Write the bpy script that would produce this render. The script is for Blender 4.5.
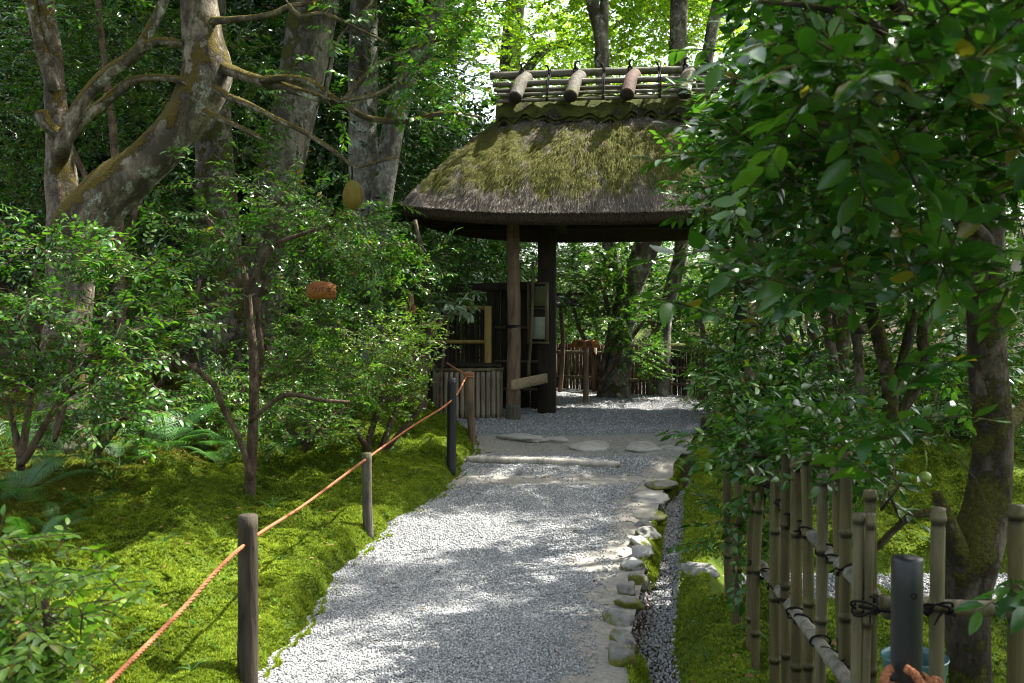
import bpy, math, random
import numpy as np
from mathutils import Vector

# ------------------------------------------------------------------ scene, camera, light
for o in list(bpy.data.objects):
    bpy.data.objects.remove(o)
scene = bpy.context.scene
COL = scene.collection
R = math.radians

EYE, FPX, PITCH = 1.5, 995.0, R(1.24)
cam_d = bpy.data.cameras.new('camera')
cam_d.lens = 35.0
cam_d.sensor_width = 36.0
cam_d.clip_start = 0.05
cam_d.clip_end = 500
cam_d.dof.use_dof = True
cam_d.dof.focus_distance = 9.0
cam_d.dof.aperture_fstop = 7.0
cam = bpy.data.objects.new('camera', cam_d)
cam.location = (0, 0, EYE)
cam.rotation_euler = (R(90) - PITCH, 0, 0)
COL.objects.link(cam)
scene.camera = cam

SUN_EL, SUN_AZ = R(57), R(62)          # azimuth measured from +Y (ahead) towards +X (right)
SUND = np.array([math.sin(SUN_AZ) * math.cos(SUN_EL), math.cos(SUN_AZ) * math.cos(SUN_EL), math.sin(SUN_EL)])
world = bpy.data.worlds.new('World')
scene.world = world
world.use_nodes = True
wn = world.node_tree
wn.nodes.clear()
sky = wn.nodes.new('ShaderNodeTexSky')
sky.sky_type = 'NISHITA'
sky.sun_disc = False
sky.sun_elevation = SUN_EL
sky.sun_rotation = SUN_AZ
sky.air_density = 1.0
sky.dust_density = 4.0
sky.ozone_density = 0.6
bg = wn.nodes.new('ShaderNodeBackground')
bg.inputs[1].default_value = 0.15
wo = wn.nodes.new('ShaderNodeOutputWorld')
hsv = wn.nodes.new('ShaderNodeHueSaturation')      # a thin bright veil of cloud: less blue
hsv.inputs['Saturation'].default_value = .55
wn.links.new(sky.outputs[0], hsv.inputs['Color'])
wn.links.new(hsv.outputs[0], bg.inputs[0])
wn.links.new(bg.outputs[0], wo.inputs[0])
sun_d = bpy.data.lights.new('sun', 'SUN')
sun_d.energy = 4.8
sun_d.angle = R(0.6)
sun_d.color = (1.0, 0.965, 0.90)
sun = bpy.data.objects.new('sun', sun_d)
sun.rotation_euler = Vector(SUND).to_track_quat('Z', 'Y').to_euler()
sun.location = (8, 8, 20)
COL.objects.link(sun)
scene.view_settings.view_transform = 'Standard'
scene.view_settings.look = 'None'
scene.view_settings.gamma = 1.0
scene.view_settings.exposure = 2.2
scene.view_settings.use_white_balance = True
scene.view_settings.white_balance_temperature = 6500
scene.view_settings.white_balance_tint = 8
scene.view_settings.use_curve_mapping = False
scene.render.engine = 'CYCLES'
cy = scene.cycles
cy.max_bounces = 7
cy.diffuse_bounces = 4
cy.glossy_bounces = 2
cy.transmission_bounces = 4
cy.transparent_max_bounces = 4
cy.caustics_reflective = False
cy.caustics_refractive = False
cy.sample_clamp_indirect = 6.0
cy.use_denoising = True
cy.denoising_prefilter = 'ACCURATE'
cy.pixel_filter_type = 'BLACKMAN_HARRIS'
cy.filter_width = 1.05
cy.use_adaptive_sampling = True
cy.adaptive_threshold = 0.01

# places where the canopy lets the sun through to the ground: (x, y, z, radius)
HOLES = []

# ------------------------------------------------------------------ maths helpers
rng = np.random.default_rng(7)

def nrm(v):
    v = np.asarray(v, float)
    return v / np.maximum(np.linalg.norm(v, axis=-1, keepdims=True), 1e-9)

def sstep(a, b, x):
    t = np.clip((x - a) / (b - a), 0, 1)
    return t * t * (3 - 2 * t)

def P(px, py, Y):
    """the point of the place at distance Y ahead that the photograph shows at (px, py)"""
    dx, dy = (px - 512) / FPX, (341.5 - py) / FPX
    yw = math.cos(PITCH) + math.sin(PITCH) * dy
    zw = -math.sin(PITCH) + math.cos(PITCH) * dy
    s = Y / yw
    return np.array([dx * s, Y, EYE + zw * s])

_ws = np.random.default_rng(3)
_WK = [( _ws.normal(size=2) , _ws.uniform(0, 6.28)) for _ in range(40)]
def wob(x, y, scale=1.0, octs=(0, 12)):
    """smooth pseudo-noise about in -1..1"""
    s = 0
    for k, ph in _WK[octs[0]:octs[1]]:
        s = s + np.sin((x * k[0] + y * k[1]) * 2.2 / scale + ph)
    return s / (octs[1] - octs[0]) ** .5

# ------------------------------------------------------------------ the lie of the land
PZ = np.array([(-5, 0), (4.5, 0), (6.5, .02), (8.0, .07), (8.8, .12), (9.0, .18), (9.8, .24), (10.1, .31), (11, .42), (13, .49), (20, .6), (60, 1.5)])
XL = np.array([(-2, -1.4), (2, -1.18), (4.1, -1.03), (5.2, -1.0), (6.5, -.93), (7.2, -.80), (7.9, -.62), (8.9, -.40), (9.9, -.34), (10.5, -.5), (11.3, -1.0), (13, -1.2), (14.5, .3), (15.2, .9), (20, .9), (60, .9)])
XR = np.array([(-2, .2), (2, .33), (4.1, .40), (4.65, .45), (5.65, .64), (7.15, .92), (8.2, 1.14), (9, 1.42), (10, 1.79), (11, 2.15), (12.5, 2.6), (14, 2.9), (15.2, 3.0), (20, 3.0), (60, 3.0)])
def pz(Y): return np.interp(Y, PZ[:, 0], PZ[:, 1])
def xl(Y): return np.interp(Y, XL[:, 0], XL[:, 1]) + .018 * np.sin(Y * 4.1) + .012 * np.sin(Y * 9.3 + 1) + .010 * np.sin(Y * 23.7) + .007 * np.sin(Y * 41 + 2)
def xr(Y): return np.interp(Y, XR[:, 0], XR[:, 1])
SIDE0, SIDE1 = 5.0, 5.75           # the gravel side path that crosses on the right
def ditch_l(Y): return xr(Y) + .12
def ditch_r(Y): return xr(Y) + .12 + np.interp(Y, [2, 4, 7, 8.6], [.17, .16, .17, .12])

def H(X, Y):
    X = np.asarray(X, float); Y = np.asarray(Y, float)
    z = pz(Y) - .035
    dl = xl(Y) - X
    b = .085 * sstep(0, .13, dl) + .16 * np.clip(dl, 0, 3.5) + .20 * np.clip(dl - 3.5, 0, 9) + .12 * np.clip(dl - 12, 0, 30)
    lump = .06 * wob(X, Y, .55, (0, 10)) + .035 * wob(X, Y, .2, (10, 24)) + .008 * wob(X, Y, .05, (24, 36))
    cush = -.030 * np.clip(.75 - np.abs(wob(X, Y, .16, (5, 13))), 0, 1) - .016 * np.clip(.6 - np.abs(wob(X, Y, .09, (14, 22))), 0, 1)
    b = b + (lump + cush) * sstep(0, .5, dl) + .035 * sstep(0, .13, dl)
    # right: a stone kerb, a ditch, then a mossy mound
    fd = 1 - sstep(8.3, 9.2, Y)
    dd = X - ditch_l(Y)
    inside = sstep(-.03, .02, dd) * (1 - sstep(-.02, .06, X - ditch_r(Y)))
    br = -.09 * inside * fd
    dr = X - (ditch_r(Y) * fd + (xr(Y) + .05) * (1 - fd))
    m = .17 * sstep(-.03, .22, dr) + .03 * np.clip(dr, 0, 6) + (.05 * wob(X, Y, .5, (3, 14)) + .025 * wob(X, Y, .17, (12, 26))) * sstep(0, .4, dr) + cush * sstep(0, .3, dr)
    m = m + .12 * np.clip(dr - 6, 0, 30) + .25 * sstep(.3, 2.0, dr) * sstep(6.5, 9.5, Y)
    side = sstep(SIDE0 - .12, SIDE0, Y) * (1 - sstep(SIDE1, SIDE1 + .12, Y)) * sstep(.12, .35, dr)
    m = m * (1 - side * .9) + side * .0
    br = br + np.where(dr > -.02, m, 0)
    z = z + np.where(dl > 0, b, 0) + np.where(X > xr(Y), br, 0)
    far = np.clip(Y - 15.5, 0, 60)
    return z + .06 * far + .0 * X

def G(px, py):
    """where the photograph's ray through (px, py) meets the land"""
    a = P(px, py, 1.0) - np.array([0, 0, EYE])
    ys = np.arange(1.2, 40, .02)
    zz = EYE + a[2] * ys
    h = H(a[0] * ys, ys)
    i = np.argmax(zz <= h)
    return np.array([a[0] * ys[i], ys[i], float(h[i])])

# ------------------------------------------------------------------ mesh collecting
class Geo:
    def __init__(self):
        self.v, self.f, self.n, self.at = [], [], 0, []
    def add(self, V, F, a=None):
        V = np.asarray(V, float).reshape(-1, 3); F = np.asarray(F, int).reshape(-1, 3)
        self.v.append(V); self.f.append(F + self.n); self.n += len(V)
        self.at.append(np.zeros(len(V)) if a is None else np.broadcast_to(np.asarray(a, float), (len(V),)))
    def build(self, name, m, parent=None, smooth=False, origin=None, attr=None):
        me = bpy.data.meshes.new(name)
        V = np.concatenate(self.v) if self.v else np.zeros((0, 3))
        F = np.concatenate(self.f) if self.f else np.zeros((0, 3), int)
        if origin is not None:
            V = V - np.asarray(origin, float)
        me.vertices.add(len(V)); me.vertices.foreach_set('co', V.astype(np.float32).ravel())
        me.loops.add(len(F) * 3); me.loops.foreach_set('vertex_index', F.astype(np.int32).ravel())
        me.polygons.add(len(F))
        me.polygons.foreach_set('loop_start', np.arange(0, len(F) * 3, 3, dtype=np.int32))
        me.polygons.foreach_set('loop_total', np.full(len(F), 3, dtype=np.int32))
        if smooth:
            me.polygons.foreach_set('use_smooth', np.ones(len(F), dtype=bool))
        me.update(calc_edges=True)
        if attr:
            at = me.attributes.new(attr, 'FLOAT', 'POINT')
            at.data.foreach_set('value', np.concatenate(self.at).astype(np.float32))
        me.materials.append(m)
        o = bpy.data.objects.new(name, me)
        COL.objects.link(o)
        if parent is not None:
            o.parent = parent
        return o

LAB = {}
def tag(o, label=None, cat=None, group=None, kind=None):
    if label: o['label'] = label
    if cat: o['category'] = cat
    if group: o['group'] = group
    if kind: o['kind'] = kind
    return o

def thing(name, label, cat, loc=(0, 0, 0), group=None, rotz=0):
    o = bpy.data.objects.new(name, None)
    o.empty_display_size = .1
    o.location = loc; o.rotation_euler = (0, 0, rotz)
    COL.objects.link(o)
    return tag(o, label, cat, group)

def grid_faces(n, m, wrap=False):
    i = np.arange(n - 1)[:, None]; j = np.arange(m if wrap else m - 1)[None, :]
    a = i * m + j; b = i * m + (j + 1) % m; c = (i + 1) * m + (j + 1) % m; d = (i + 1) * m + j
    return np.concatenate([np.stack([a, b, c], -1).reshape(-1, 3), np.stack([a, c, d], -1).reshape(-1, 3)])

def spline(pts, step, rad=None):
    """Catmull-Rom through pts, resampled about every step metres"""
    pts = np.asarray(pts, float); n = len(pts)
    rad = np.full(n, .01) if rad is None else np.asarray(rad, float)
    if n == 2:
        pts = np.array([pts[0], (pts[0] + pts[1]) / 2, pts[1]]); rad = np.array([rad[0], (rad[0] + rad[1]) / 2, rad[1]]); n = 3
    q = np.vstack([2 * pts[0] - pts[1], pts, 2 * pts[-1] - pts[-2]])
    rr = np.concatenate([[rad[0]], rad, [rad[-1]]])
    out, ro = [], []
    for i in range(1, n):
        L = np.linalg.norm(q[i + 1] - q[i]); k = max(2, int(math.ceil(L / step)))
        t = np.arange(k)[:, None] / k
        p0, p1, p2, p3 = q[i - 1], q[i], q[i + 1], q[i + 2]
        out.append(.5 * (2 * p1 + (p2 - p0) * t + (2 * p0 - 5 * p1 + 4 * p2 - p3) * t ** 2 + (3 * p1 - p0 - 3 * p2 + p3) * t ** 3))
        tt = t[:, 0]; tt = tt * tt * (3 - 2 * tt)
        ro.append(rr[i] * (1 - tt) + rr[i + 1] * tt)
    out.append(pts[-1:]); ro.append(rad[-1:])
    return np.concatenate(out), np.concatenate(ro)

def tube(geo, pts, rad, n=8, bump=0., seed=0, cap=True, a=None):
    pts = np.asarray(pts, float); m = len(pts)
    rad = np.broadcast_to(np.asarray(rad, float), (m,))
    t = nrm(np.gradient(pts, axis=0))
    whole = nrm(pts[-1] - pts[0])
    ref = np.eye(3)[np.argmin(np.abs(whole))]
    u = nrm(np.cross(t, ref)); w = np.cross(t, u)
    ang = np.arange(n) * 2 * math.pi / n
    r = rad[:, None] * np.ones((1, n))
    if bump:
        s = np.concatenate([[0], np.cumsum(np.linalg.norm(np.diff(pts, axis=0), axis=1))])[:, None]
        rs = np.random.default_rng(seed + 11)
        rm = max(rad.max(), .01)
        acc = 0
        for k in range(9):
            ka = int(rs.integers(1, 6)); ks = rs.uniform(.6, 2.4) / rm
            acc = acc + np.sin(ka * ang[None, :] + ks * s * rs.uniform(-1, 1) + rs.uniform(0, 6.28)) / (1 + .3 * k)
        r = r * (1 + bump * acc / 2.2)
    V = pts[:, None, :] + r[..., None] * (np.cos(ang)[None, :, None] * u[:, None, :] + np.sin(ang)[None, :, None] * w[:, None, :])
    F = grid_faces(m, n, True)
    V = V.reshape(-1, 3)
    if cap:
        V = np.vstack([V, pts[0] - t[0] * rad[0] * .05, pts[-1] + t[-1] * rad[-1] * .05])
        c0, c1 = m * n, m * n + 1
        j = np.arange(n)
        F = np.vstack([F, np.stack([np.full(n, c0), (j + 1) % n, j], -1), np.stack([np.full(n, c1), (m - 1) * n + j, (m - 1) * n + (j + 1) % n], -1)])
    geo.add(V, F, a)

def limb(geo, pts, rad, step=.06, n=10, bump=0., seed=0, a=None):
    p, r = spline(pts, step, rad)
    tube(geo, p, r, n, bump, seed, a=a)
    return p, r

def box(geo, c, s, rot=None, bev=.0, a=None, jit=0.):
    """a box with chamfered long edges"""
    hx, hy, hz = np.asarray(s) / 2
    b = bev if bev else min(hx, hy, hz) * .12
    V = []
    for sz, ins in ((-hz, b), (-hz + b, 0), (hz - b, 0), (hz, b)):
        x, y = hx - ins, hy - ins
        k = b
        V += [(-x + k, -y, sz), (x - k, -y, sz), (x, -y + k, sz), (x, y - k, sz), (x - k, y, sz), (-x + k, y, sz), (-x, y - k, sz), (-x, -y + k, sz)]
    V = np.array(V)
    if jit: V = V + rng.normal(size=V.shape) * jit
    F = grid_faces(4, 8, True)
    j = np.arange(1, 7)
    F = np.vstack([F, np.stack([np.zeros(6, int), j + 1, j], -1), np.stack([np.full(6, 24), 24 + j, 24 + j + 1], -1)])
    if rot is not None: V = V @ np.asarray(rot).T
    geo.add(V + np.asarray(c), F, a)

def rz(t):
    c, s = math.cos(t), math.sin(t); return np.array([[c, -s, 0], [s, c, 0], [0, 0, 1]])
def rx(t):
    c, s = math.cos(t), math.sin(t); return np.array([[1, 0, 0], [0, c, -s], [0, s, c]])
def ry(t):
    c, s = math.cos(t), math.sin(t); return np.array([[c, 0, s], [0, 1, 0], [-s, 0, c]])

# ------------------------------------------------------------------ materials
def new_mat(name):
    m = bpy.data.materials.new(name); m.use_nodes = True
    nt = m.node_tree; nt.nodes.clear()
    out = nt.nodes.new('ShaderNodeOutputMaterial')
    return m, nt, out
def N(nt, typ, **kw):
    n = nt.nodes.new(typ)
    for k, v in kw.items():
        if k.startswith('i_'):
            key = k[2:]
            n.inputs[int(key) if key.isdigit() else key.replace('_', ' ')].default_value = v
        else: setattr(n, k, v)
    return n
def ramp(nt, fac, stops, interp='LINEAR'):
    r = nt.nodes.new('ShaderNodeValToRGB'); r.color_ramp.interpolation = interp
    e = r.color_ramp.elements
    while len(e) < len(stops): e.new(.5)
    for k, (p, c) in enumerate(stops):
        e[k].position = p; e[k].color = (*c, 1) if len(c) == 3 else c
    nt.links.new(fac, r.inputs[0]); return r.outputs[0]
def mixc(nt, fac, a, b, mode='MIX'):
    m = nt.nodes.new('ShaderNodeMix'); m.data_type = 'RGBA'; m.blend_type = mode
    if isinstance(fac, (int, float)): m.inputs[0].default_value = fac
    else: nt.links.new(fac, m.inputs[0])
    for s, v in ((6, a), (7, b)):
        if isinstance(v, tuple): m.inputs[s].default_value = (*v, 1) if len(v) == 3 else v
        else: nt.links.new(v, m.inputs[s])
    return m.outputs[2]
def math_n(nt, op, a, b=None, clamp=False):
    m = nt.nodes.new('ShaderNodeMath'); m.operation = op; m.use_clamp = clamp
    for s, v in ((0, a), (1, b)):
        if v is None: continue
        if isinstance(v, (int, float)): m.inputs[s].default_value = v
        else: nt.links.new(v, m.inputs[s])
    return m.outputs[0]
def noise(nt, scale, detail=4, rough=.55, coord=None, dist=0.):
    n = N(nt, 'ShaderNodeTexNoise', i_Scale=scale, i_Detail=detail, i_Roughness=rough, i_Distortion=dist)
    if coord is not None: nt.links.new(coord, n.inputs['Vector'])
    return n.outputs[0]
def objco(nt, scale=(1, 1, 1)):
    t = nt.nodes.new('ShaderNodeTexCoord'); mp = nt.nodes.new('ShaderNodeMapping')
    mp.inputs['Scale'].default_value = scale
    nt.links.new(t.outputs['Object'], mp.inputs[0]); return mp.outputs[0]
def geopos(nt, scale=(1, 1, 1)):
    t = nt.nodes.new('ShaderNodeNewGeometry'); mp = nt.nodes.new('ShaderNodeMapping')
    mp.inputs['Scale'].default_value = scale
    nt.links.new(t.outputs['Position'], mp.inputs[0]); return mp.outputs[0]
def island(nt):
    return nt.nodes.new('ShaderNodeNewGeometry').outputs['Random Per Island']
def surf(nt, out, col, rough=.7, spec=.3, height=None, bump=.3, dist=.02):
    b = nt.nodes.new('ShaderNodeBsdfPrincipled')
    if isinstance(col, tuple): b.inputs['Base Color'].default_value = (*col, 1)
    else: nt.links.new(col, b.inputs['Base Color'])
    if isinstance(rough, (int, float)): b.inputs['Roughness'].default_value = rough
    else: nt.links.new(rough, b.inputs['Roughness'])
    b.inputs['Specular IOR Level'].default_value = spec
    if height is not None:
        bp = N(nt, 'ShaderNodeBump', i_Strength=bump, i_Distance=dist)
        nt.links.new(height, bp.inputs['Height']); nt.links.new(bp.outputs[0], b.inputs['Normal'])
    nt.links.new(b.outputs[0], out.inputs[0]); return b

def leaf_mat(name, c0, c1, c2, rough=.35, spec=.5, trans=.35, tcol=None):
    m, nt, out = new_mat(name)
    rnd = island(nt)
    big = noise(nt, .9, 2, .5, geopos(nt))
    f = math_n(nt, 'ADD', math_n(nt, 'MULTIPLY', rnd, .7), math_n(nt, 'MULTIPLY', big, .5))
    col = ramp(nt, f, [(.1, c0), (.55, c1), (1., c2)])
    col = mixc(nt, ramp(nt, rnd, [(.962, (0, 0, 0)), (.97, (1, 1, 1))], 'CONSTANT'), col, tuple(a * .3 + b for a, b in zip(c2, (.09, .055, .008))))
    b = surf(nt, out, col, rough, spec)
    tr = nt.nodes.new('ShaderNodeBsdfTranslucent')
    tc = mixc(nt, 1.0, col, tcol or (1.5, 1.7, .5), 'MULTIPLY')
    nt.links.new(tc, tr.inputs[0])
    mx = nt.nodes.new('ShaderNodeMixShader'); mx.inputs[0].default_value = trans
    nt.links.new(b.outputs[0], mx.inputs[1]); nt.links.new(tr.outputs[0], mx.inputs[2])
    nt.links.new(mx.outputs[0], out.inputs[0])
    return m

M = {}
M['camellia'] = leaf_mat('camellia_leaf', (.010, .036, .006), (.024, .078, .010), (.07, .15, .018), .25, .34, .28)
M['shrub'] = leaf_mat('shrub_leaf', (.014, .052, .009), (.034, .105, .013), (.10, .19, .024), .28, .32, .32)
M['bright'] = leaf_mat('fresh_leaf', (.035, .095, .012), (.085, .175, .018), (.18, .27, .035), .28, .35, .38)
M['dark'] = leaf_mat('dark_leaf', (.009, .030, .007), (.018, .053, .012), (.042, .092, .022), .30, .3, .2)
M['pale'] = leaf_mat('pale_leaf', (.10, .16, .09), (.16, .22, .13), (.24, .30, .2), .3, .6, .3)
M['maple'] = leaf_mat('maple_leaf', (.10, .18, .022), (.18, .29, .032), (.29, .38, .05), .5, .2, .58)
M['fern'] = leaf_mat('fern_frond', (.02, .075, .015), (.035, .115, .02), (.07, .17, .03), .45, .3, .35)

def bark_mat(name, c0, c1, moss=.0, mossc=(.075, .08, .012), lichen=.0, scale=14, stretch=.35, rough=.9):
    m, nt, out = new_mat(name)
    co = geopos(nt, (1, 1, stretch))
    a = noise(nt, scale, 6, .65, co, .4)
    blot = noise(nt, scale * .28, 7, .72, geopos(nt))
    col = ramp(nt, math_n(nt, 'ADD', math_n(nt, 'MULTIPLY', a, .6), math_n(nt, 'MULTIPLY', blot, .4)), [(.38, c0), (.60, c1)])
    if lichen:
        l = noise(nt, scale * .7, 5, .7, geopos(nt))
        col = mixc(nt, ramp(nt, l, [(.56 - lichen * .06, (0, 0, 0)), (.59 - lichen * .05, (1, 1, 1))]), col, (.36, .38, .32))
    fn = noise(nt, scale * 6, 6, .75, geopos(nt, (1, 1, .35)))
    col = mixc(nt, .7, col, mixc(nt, 1.0, col, ramp(nt, fn, [(.38, (.45, .43, .40)), (.62, (1.25, 1.25, 1.25))]), 'MULTIPLY'))
    dk = noise(nt, scale * .55, 8, .7, geopos(nt, (1, 1, .5)), .3)
    col = mixc(nt, ramp(nt, dk, [(.42, (1, 1, 1)), (.56, (0, 0, 0))]), col, tuple(x * .7 for x in c0))
    h = math_n(nt, 'ADD', math_n(nt, 'ADD', a, math_n(nt, 'MULTIPLY', dk, .8)), math_n(nt, 'MULTIPLY', fn, .35))
    a = h
    if moss:
        g = nt.nodes.new('ShaderNodeNewGeometry')
        sx = nt.nodes.new('ShaderNodeSeparateXYZ'); nt.links.new(g.outputs['Normal'], sx.inputs[0])
        mm = noise(nt, 7, 9, .75, geopos(nt))
        f = math_n(nt, 'ADD', math_n(nt, 'MULTIPLY', sx.outputs[2], .30), mm)
        mask = ramp(nt, f, [(.63 - moss * .2, (0, 0, 0)), (.69 - moss * .2, (1, 1, 1))])
        fine = noise(nt, 90, 3, .7, geopos(nt))
        mc = ramp(nt, fine, [(.3, tuple(x * .5 for x in mossc)), (.7, tuple(x * 1.5 for x in mossc))])
        col = mixc(nt, mask, col, mc)
        h = math_n(nt, 'ADD', a, math_n(nt, 'MULTIPLY', math_n(nt, 'MULTIPLY', mask, fine), 1.2))
    surf(nt, out, col, rough, .15, h, 1., .035)
    return m
M['bark_pale'] = bark_mat('pale_mossy_bark', (.08, .066, .047), (.265, .225, .17), .50, (.12, .09, .016), .25, 10, .6)
M['bark_grey'] = bark_mat('grey_lichen_bark', (.11, .098, .078), (.32, .295, .245), .34, (.085, .09, .02), 1.0, 10)
M['bark_dark'] = bark_mat('dark_mossy_bark', (.05, .04, .028), (.15, .122, .085), .6, (.085, .08, .014), 0, 14)
M['bark_moss'] = bark_mat('mossy_bark', (.085, .074, .055), (.25, .22, .172), .62, (.085, .088, .016), .5, 10)
M['bark_far'] = bark_mat('far_bark', (.085, .075, .06), (.23, .20, .16), .3, (.07, .08, .016), .3, 12)
M['twig'] = bark_mat('twig_bark', (.10, .068, .045), (.22, .16, .11), 0, scale=30)
M['twig_dark'] = bark_mat('dark_twig_bark', (.025, .02, .015), (.075, .06, .042), 0, scale=30)

def wood_mat(name, c0, c1, scale=8, stretch=.12, rough=.8, axis=2, moss=0.):
    m, nt, out = new_mat(name)
    s = [1, 1, 1]; s[axis] = stretch
    co = objco(nt, tuple(s))
    a = noise(nt, scale * 4, 5, .6, co, .6)
    b = noise(nt, scale * .6, 4, .6, objco(nt))
    f = math_n(nt, 'ADD', math_n(nt, 'MULTIPLY', a, .65), math_n(nt, 'MULTIPLY', b, .35))
    col = ramp(nt, f, [(.38, c0), (.61, c1)])
    col = mixc(nt, .25, col, mixc(nt, island(nt), c0, c1))
    nd = N(nt, 'ShaderNodeAttribute', attribute_name='node')
    col = mixc(nt, math_n(nt, 'MULTIPLY', nd.outputs['Fac'], .85, True), col, tuple(x * .35 for x in c0))
    if moss:
        mm = noise(nt, 6, 6, .7, objco(nt))
        col = mixc(nt, ramp(nt, mm, [(.62 - moss * .25, (0, 0, 0)), (.72 - moss * .2, (1, 1, 1))]), col, (.06, .065, .012))
    surf(nt, out, col, rough, .2, a, .9, .015)
    return m
M['wood_dark'] = wood_mat('dark_weathered_wood', (.012, .009, .006), (.035, .026, .018))
M['wood_post'] = wood_mat('peeling_log', (.05, .032, .02), (.17, .115, .07), 6)
M['wood_stake'] = wood_mat('weathered_stake', (.010, .0075, .005), (.062, .048, .033), 7, moss=.15)
M['wood_grey'] = wood_mat('grey_log', (.03, .025, .019), (.125, .108, .086), 8, moss=.42)
M['wood_tan'] = wood_mat('tan_board', (.13, .10, .06), (.27, .21, .13), 8, axis=0)
M['orange_board'] = wood_mat('orange_board', (.13, .045, .010), (.27, .105, .024), 9, axis=0, rough=.6)
M['olive_board'] = wood_mat('olive_board', (.085, .062, .010), (.15, .112, .018), 9)
M['bamboo_old'] = wood_mat('aged_bamboo', (.05, .042, .022), (.16, .135, .075), 7, .08, .5)
M['bamboo_green'] = wood_mat('olive_bamboo', (.03, .025, .010), (.105, .087, .037), 7, .08, .45)
M['bamboo_dim'] = wood_mat('stained_bamboo', (.05, .046, .034), (.19, .175, .13), 7, .1, .5, moss=.1)
M['bamboo_grey'] = wood_mat('grey_bamboo', (.16, .145, .115), (.40, .37, .31), 6, .1, .6, moss=.12)
M['bamboo_ridge'] = wood_mat('ridge_bamboo', (.055, .05, .036), (.175, .158, .122), 7, .1, .6, axis=0, moss=.42)
M['bamboo_brown'] = wood_mat('weathered_bamboo_strip', (.085, .066, .045), (.27, .22, .155), 6, .1, .6)
M['bamboo_yellow'] = wood_mat('yellow_bamboo', (.22, .15, .04), (.36, .26, .08), 6, .1, .5)
M['red_log'] = wood_mat('reddish_log', (.035, .021, .015), (.105, .056, .041), 9, moss=.35)
M['brushwood'] = wood_mat('brushwood', (.018, .013, .009), (.07, .05, .034), 20, .1)
M['brush_far'] = wood_mat('brown_brushwood', (.05, .035, .024), (.15, .105, .075), 20, .1)

def plain(name, col, rough=.5, spec=.4, bump=0., scale=60):
    m, nt, out = new_mat(name)
    n = noise(nt, scale, 4, .6, objco(nt))
    c = ramp(nt, n, [(.3, tuple(x * .75 for x in col)), (.7, tuple(min(1, x * 1.2) for x in col))])
    surf(nt, out, c, rough, spec, n, bump or .15, .004)
    return m
M['black_post'] = plain('black_coated_post', (.012, .012, .013), .42, .4)
M['cord_black'] = plain('black_palm_cord', (.012, .010, .009), .9, .1, .8, 200)
M['rope'] = None
M['paper'] = plain('faded_paper', (.22, .24, .17), .8)
M['olive_paper'] = plain('stained_paper', (.07, .085, .03), .8)
M['ink'] = plain('dark_ink', (.015, .012, .012), .8)
M['brown_leaf'] = plain('withered_leaf', (.30, .15, .10), .7)
M['fallen'] = leaf_mat('fallen_leaf', (.06, .03, .015), (.14, .07, .03), (.30, .17, .07), .7, .2, .1)
M['slate'] = plain('shingle', (.08, .075, .08), .7, .3, .4, 30)
M['blue_pot'] = plain('blue_green_glaze', (.05, .12, .12), .3)
M['fruit'] = plain('green_fruit', (.14, .19, .03), .35)

m, nt, out = new_mat('hemp_rope')
w = N(nt, 'ShaderNodeTexNoise', i_Scale=160.0)
nt.links.new(geopos(nt), w.inputs['Vector'])
surf(nt, out, ramp(nt, w.outputs[0], [(.3, (.17, .06, .028)), (.7, (.36, .145, .072))]), .85, .1, w.outputs[0], .6, .004)
M['rope'] = m

# gravel: sheet and stones
def gravel_cols(nt, rnd):
    return ramp(nt, rnd, [(0., (.09, .092, .094)), (.3, (.17, .172, .172)), (.6, (.24, .242, .24)), (.85, (.31, .308, .30)), (1., (.44, .44, .43))])
m, nt, out = new_mat('gravel_sheet')
co = geopos(nt)
vo = N(nt, 'ShaderNodeTexVoronoi', i_Scale=85.0); nt.links.new(co, vo.inputs['Vector'])
sp = nt.nodes.new('ShaderNodeSeparateColor'); nt.links.new(vo.outputs['Color'], sp.inputs[0])
gc = gravel_cols(nt, sp.outputs[0])
gc = mixc(nt, math_n(nt, 'MULTIPLY', vo.outputs['Distance'], 1.0, True), gc, (.06, .06, .058))
at = N(nt, 'ShaderNodeAttribute', attribute_name='dirt')
dn = noise(nt, 7, 6, .7, co)
df = ramp(nt, math_n(nt, 'ADD', at.outputs['Fac'], math_n(nt, 'MULTIPLY', math_n(nt, 'SUBTRACT', dn, .5), 1.1)), [(.42, (0, 0, 0)), (.6, (1, 1, 1))])
dcol = ramp(nt, noise(nt, 40, 6, .7, co), [(.3, (.12, .11, .092)), (.7, (.245, .228, .195))])
col = mixc(nt, df, gc, dcol)
hh = math_n(nt, 'MULTIPLY', math_n(nt, 'SUBTRACT', 1.0, vo.outputs['Distance']), math_n(nt, 'SUBTRACT', 1.15, df))
surf(nt, out, col, .85, .25, hh, .9, .008)
M['gravel_sheet'] = m
m, nt, out = new_mat('gravel_stone')
c = gravel_cols(nt, island(nt))
surf(nt, out, mixc(nt, .25, c, ramp(nt, noise(nt, 120, 4, .6, geopos(nt)), [(.3, (.10, .10, .10)), (.7, (.4, .4, .39))])), .8, .3)
M['gravel_stone'] = m

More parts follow.
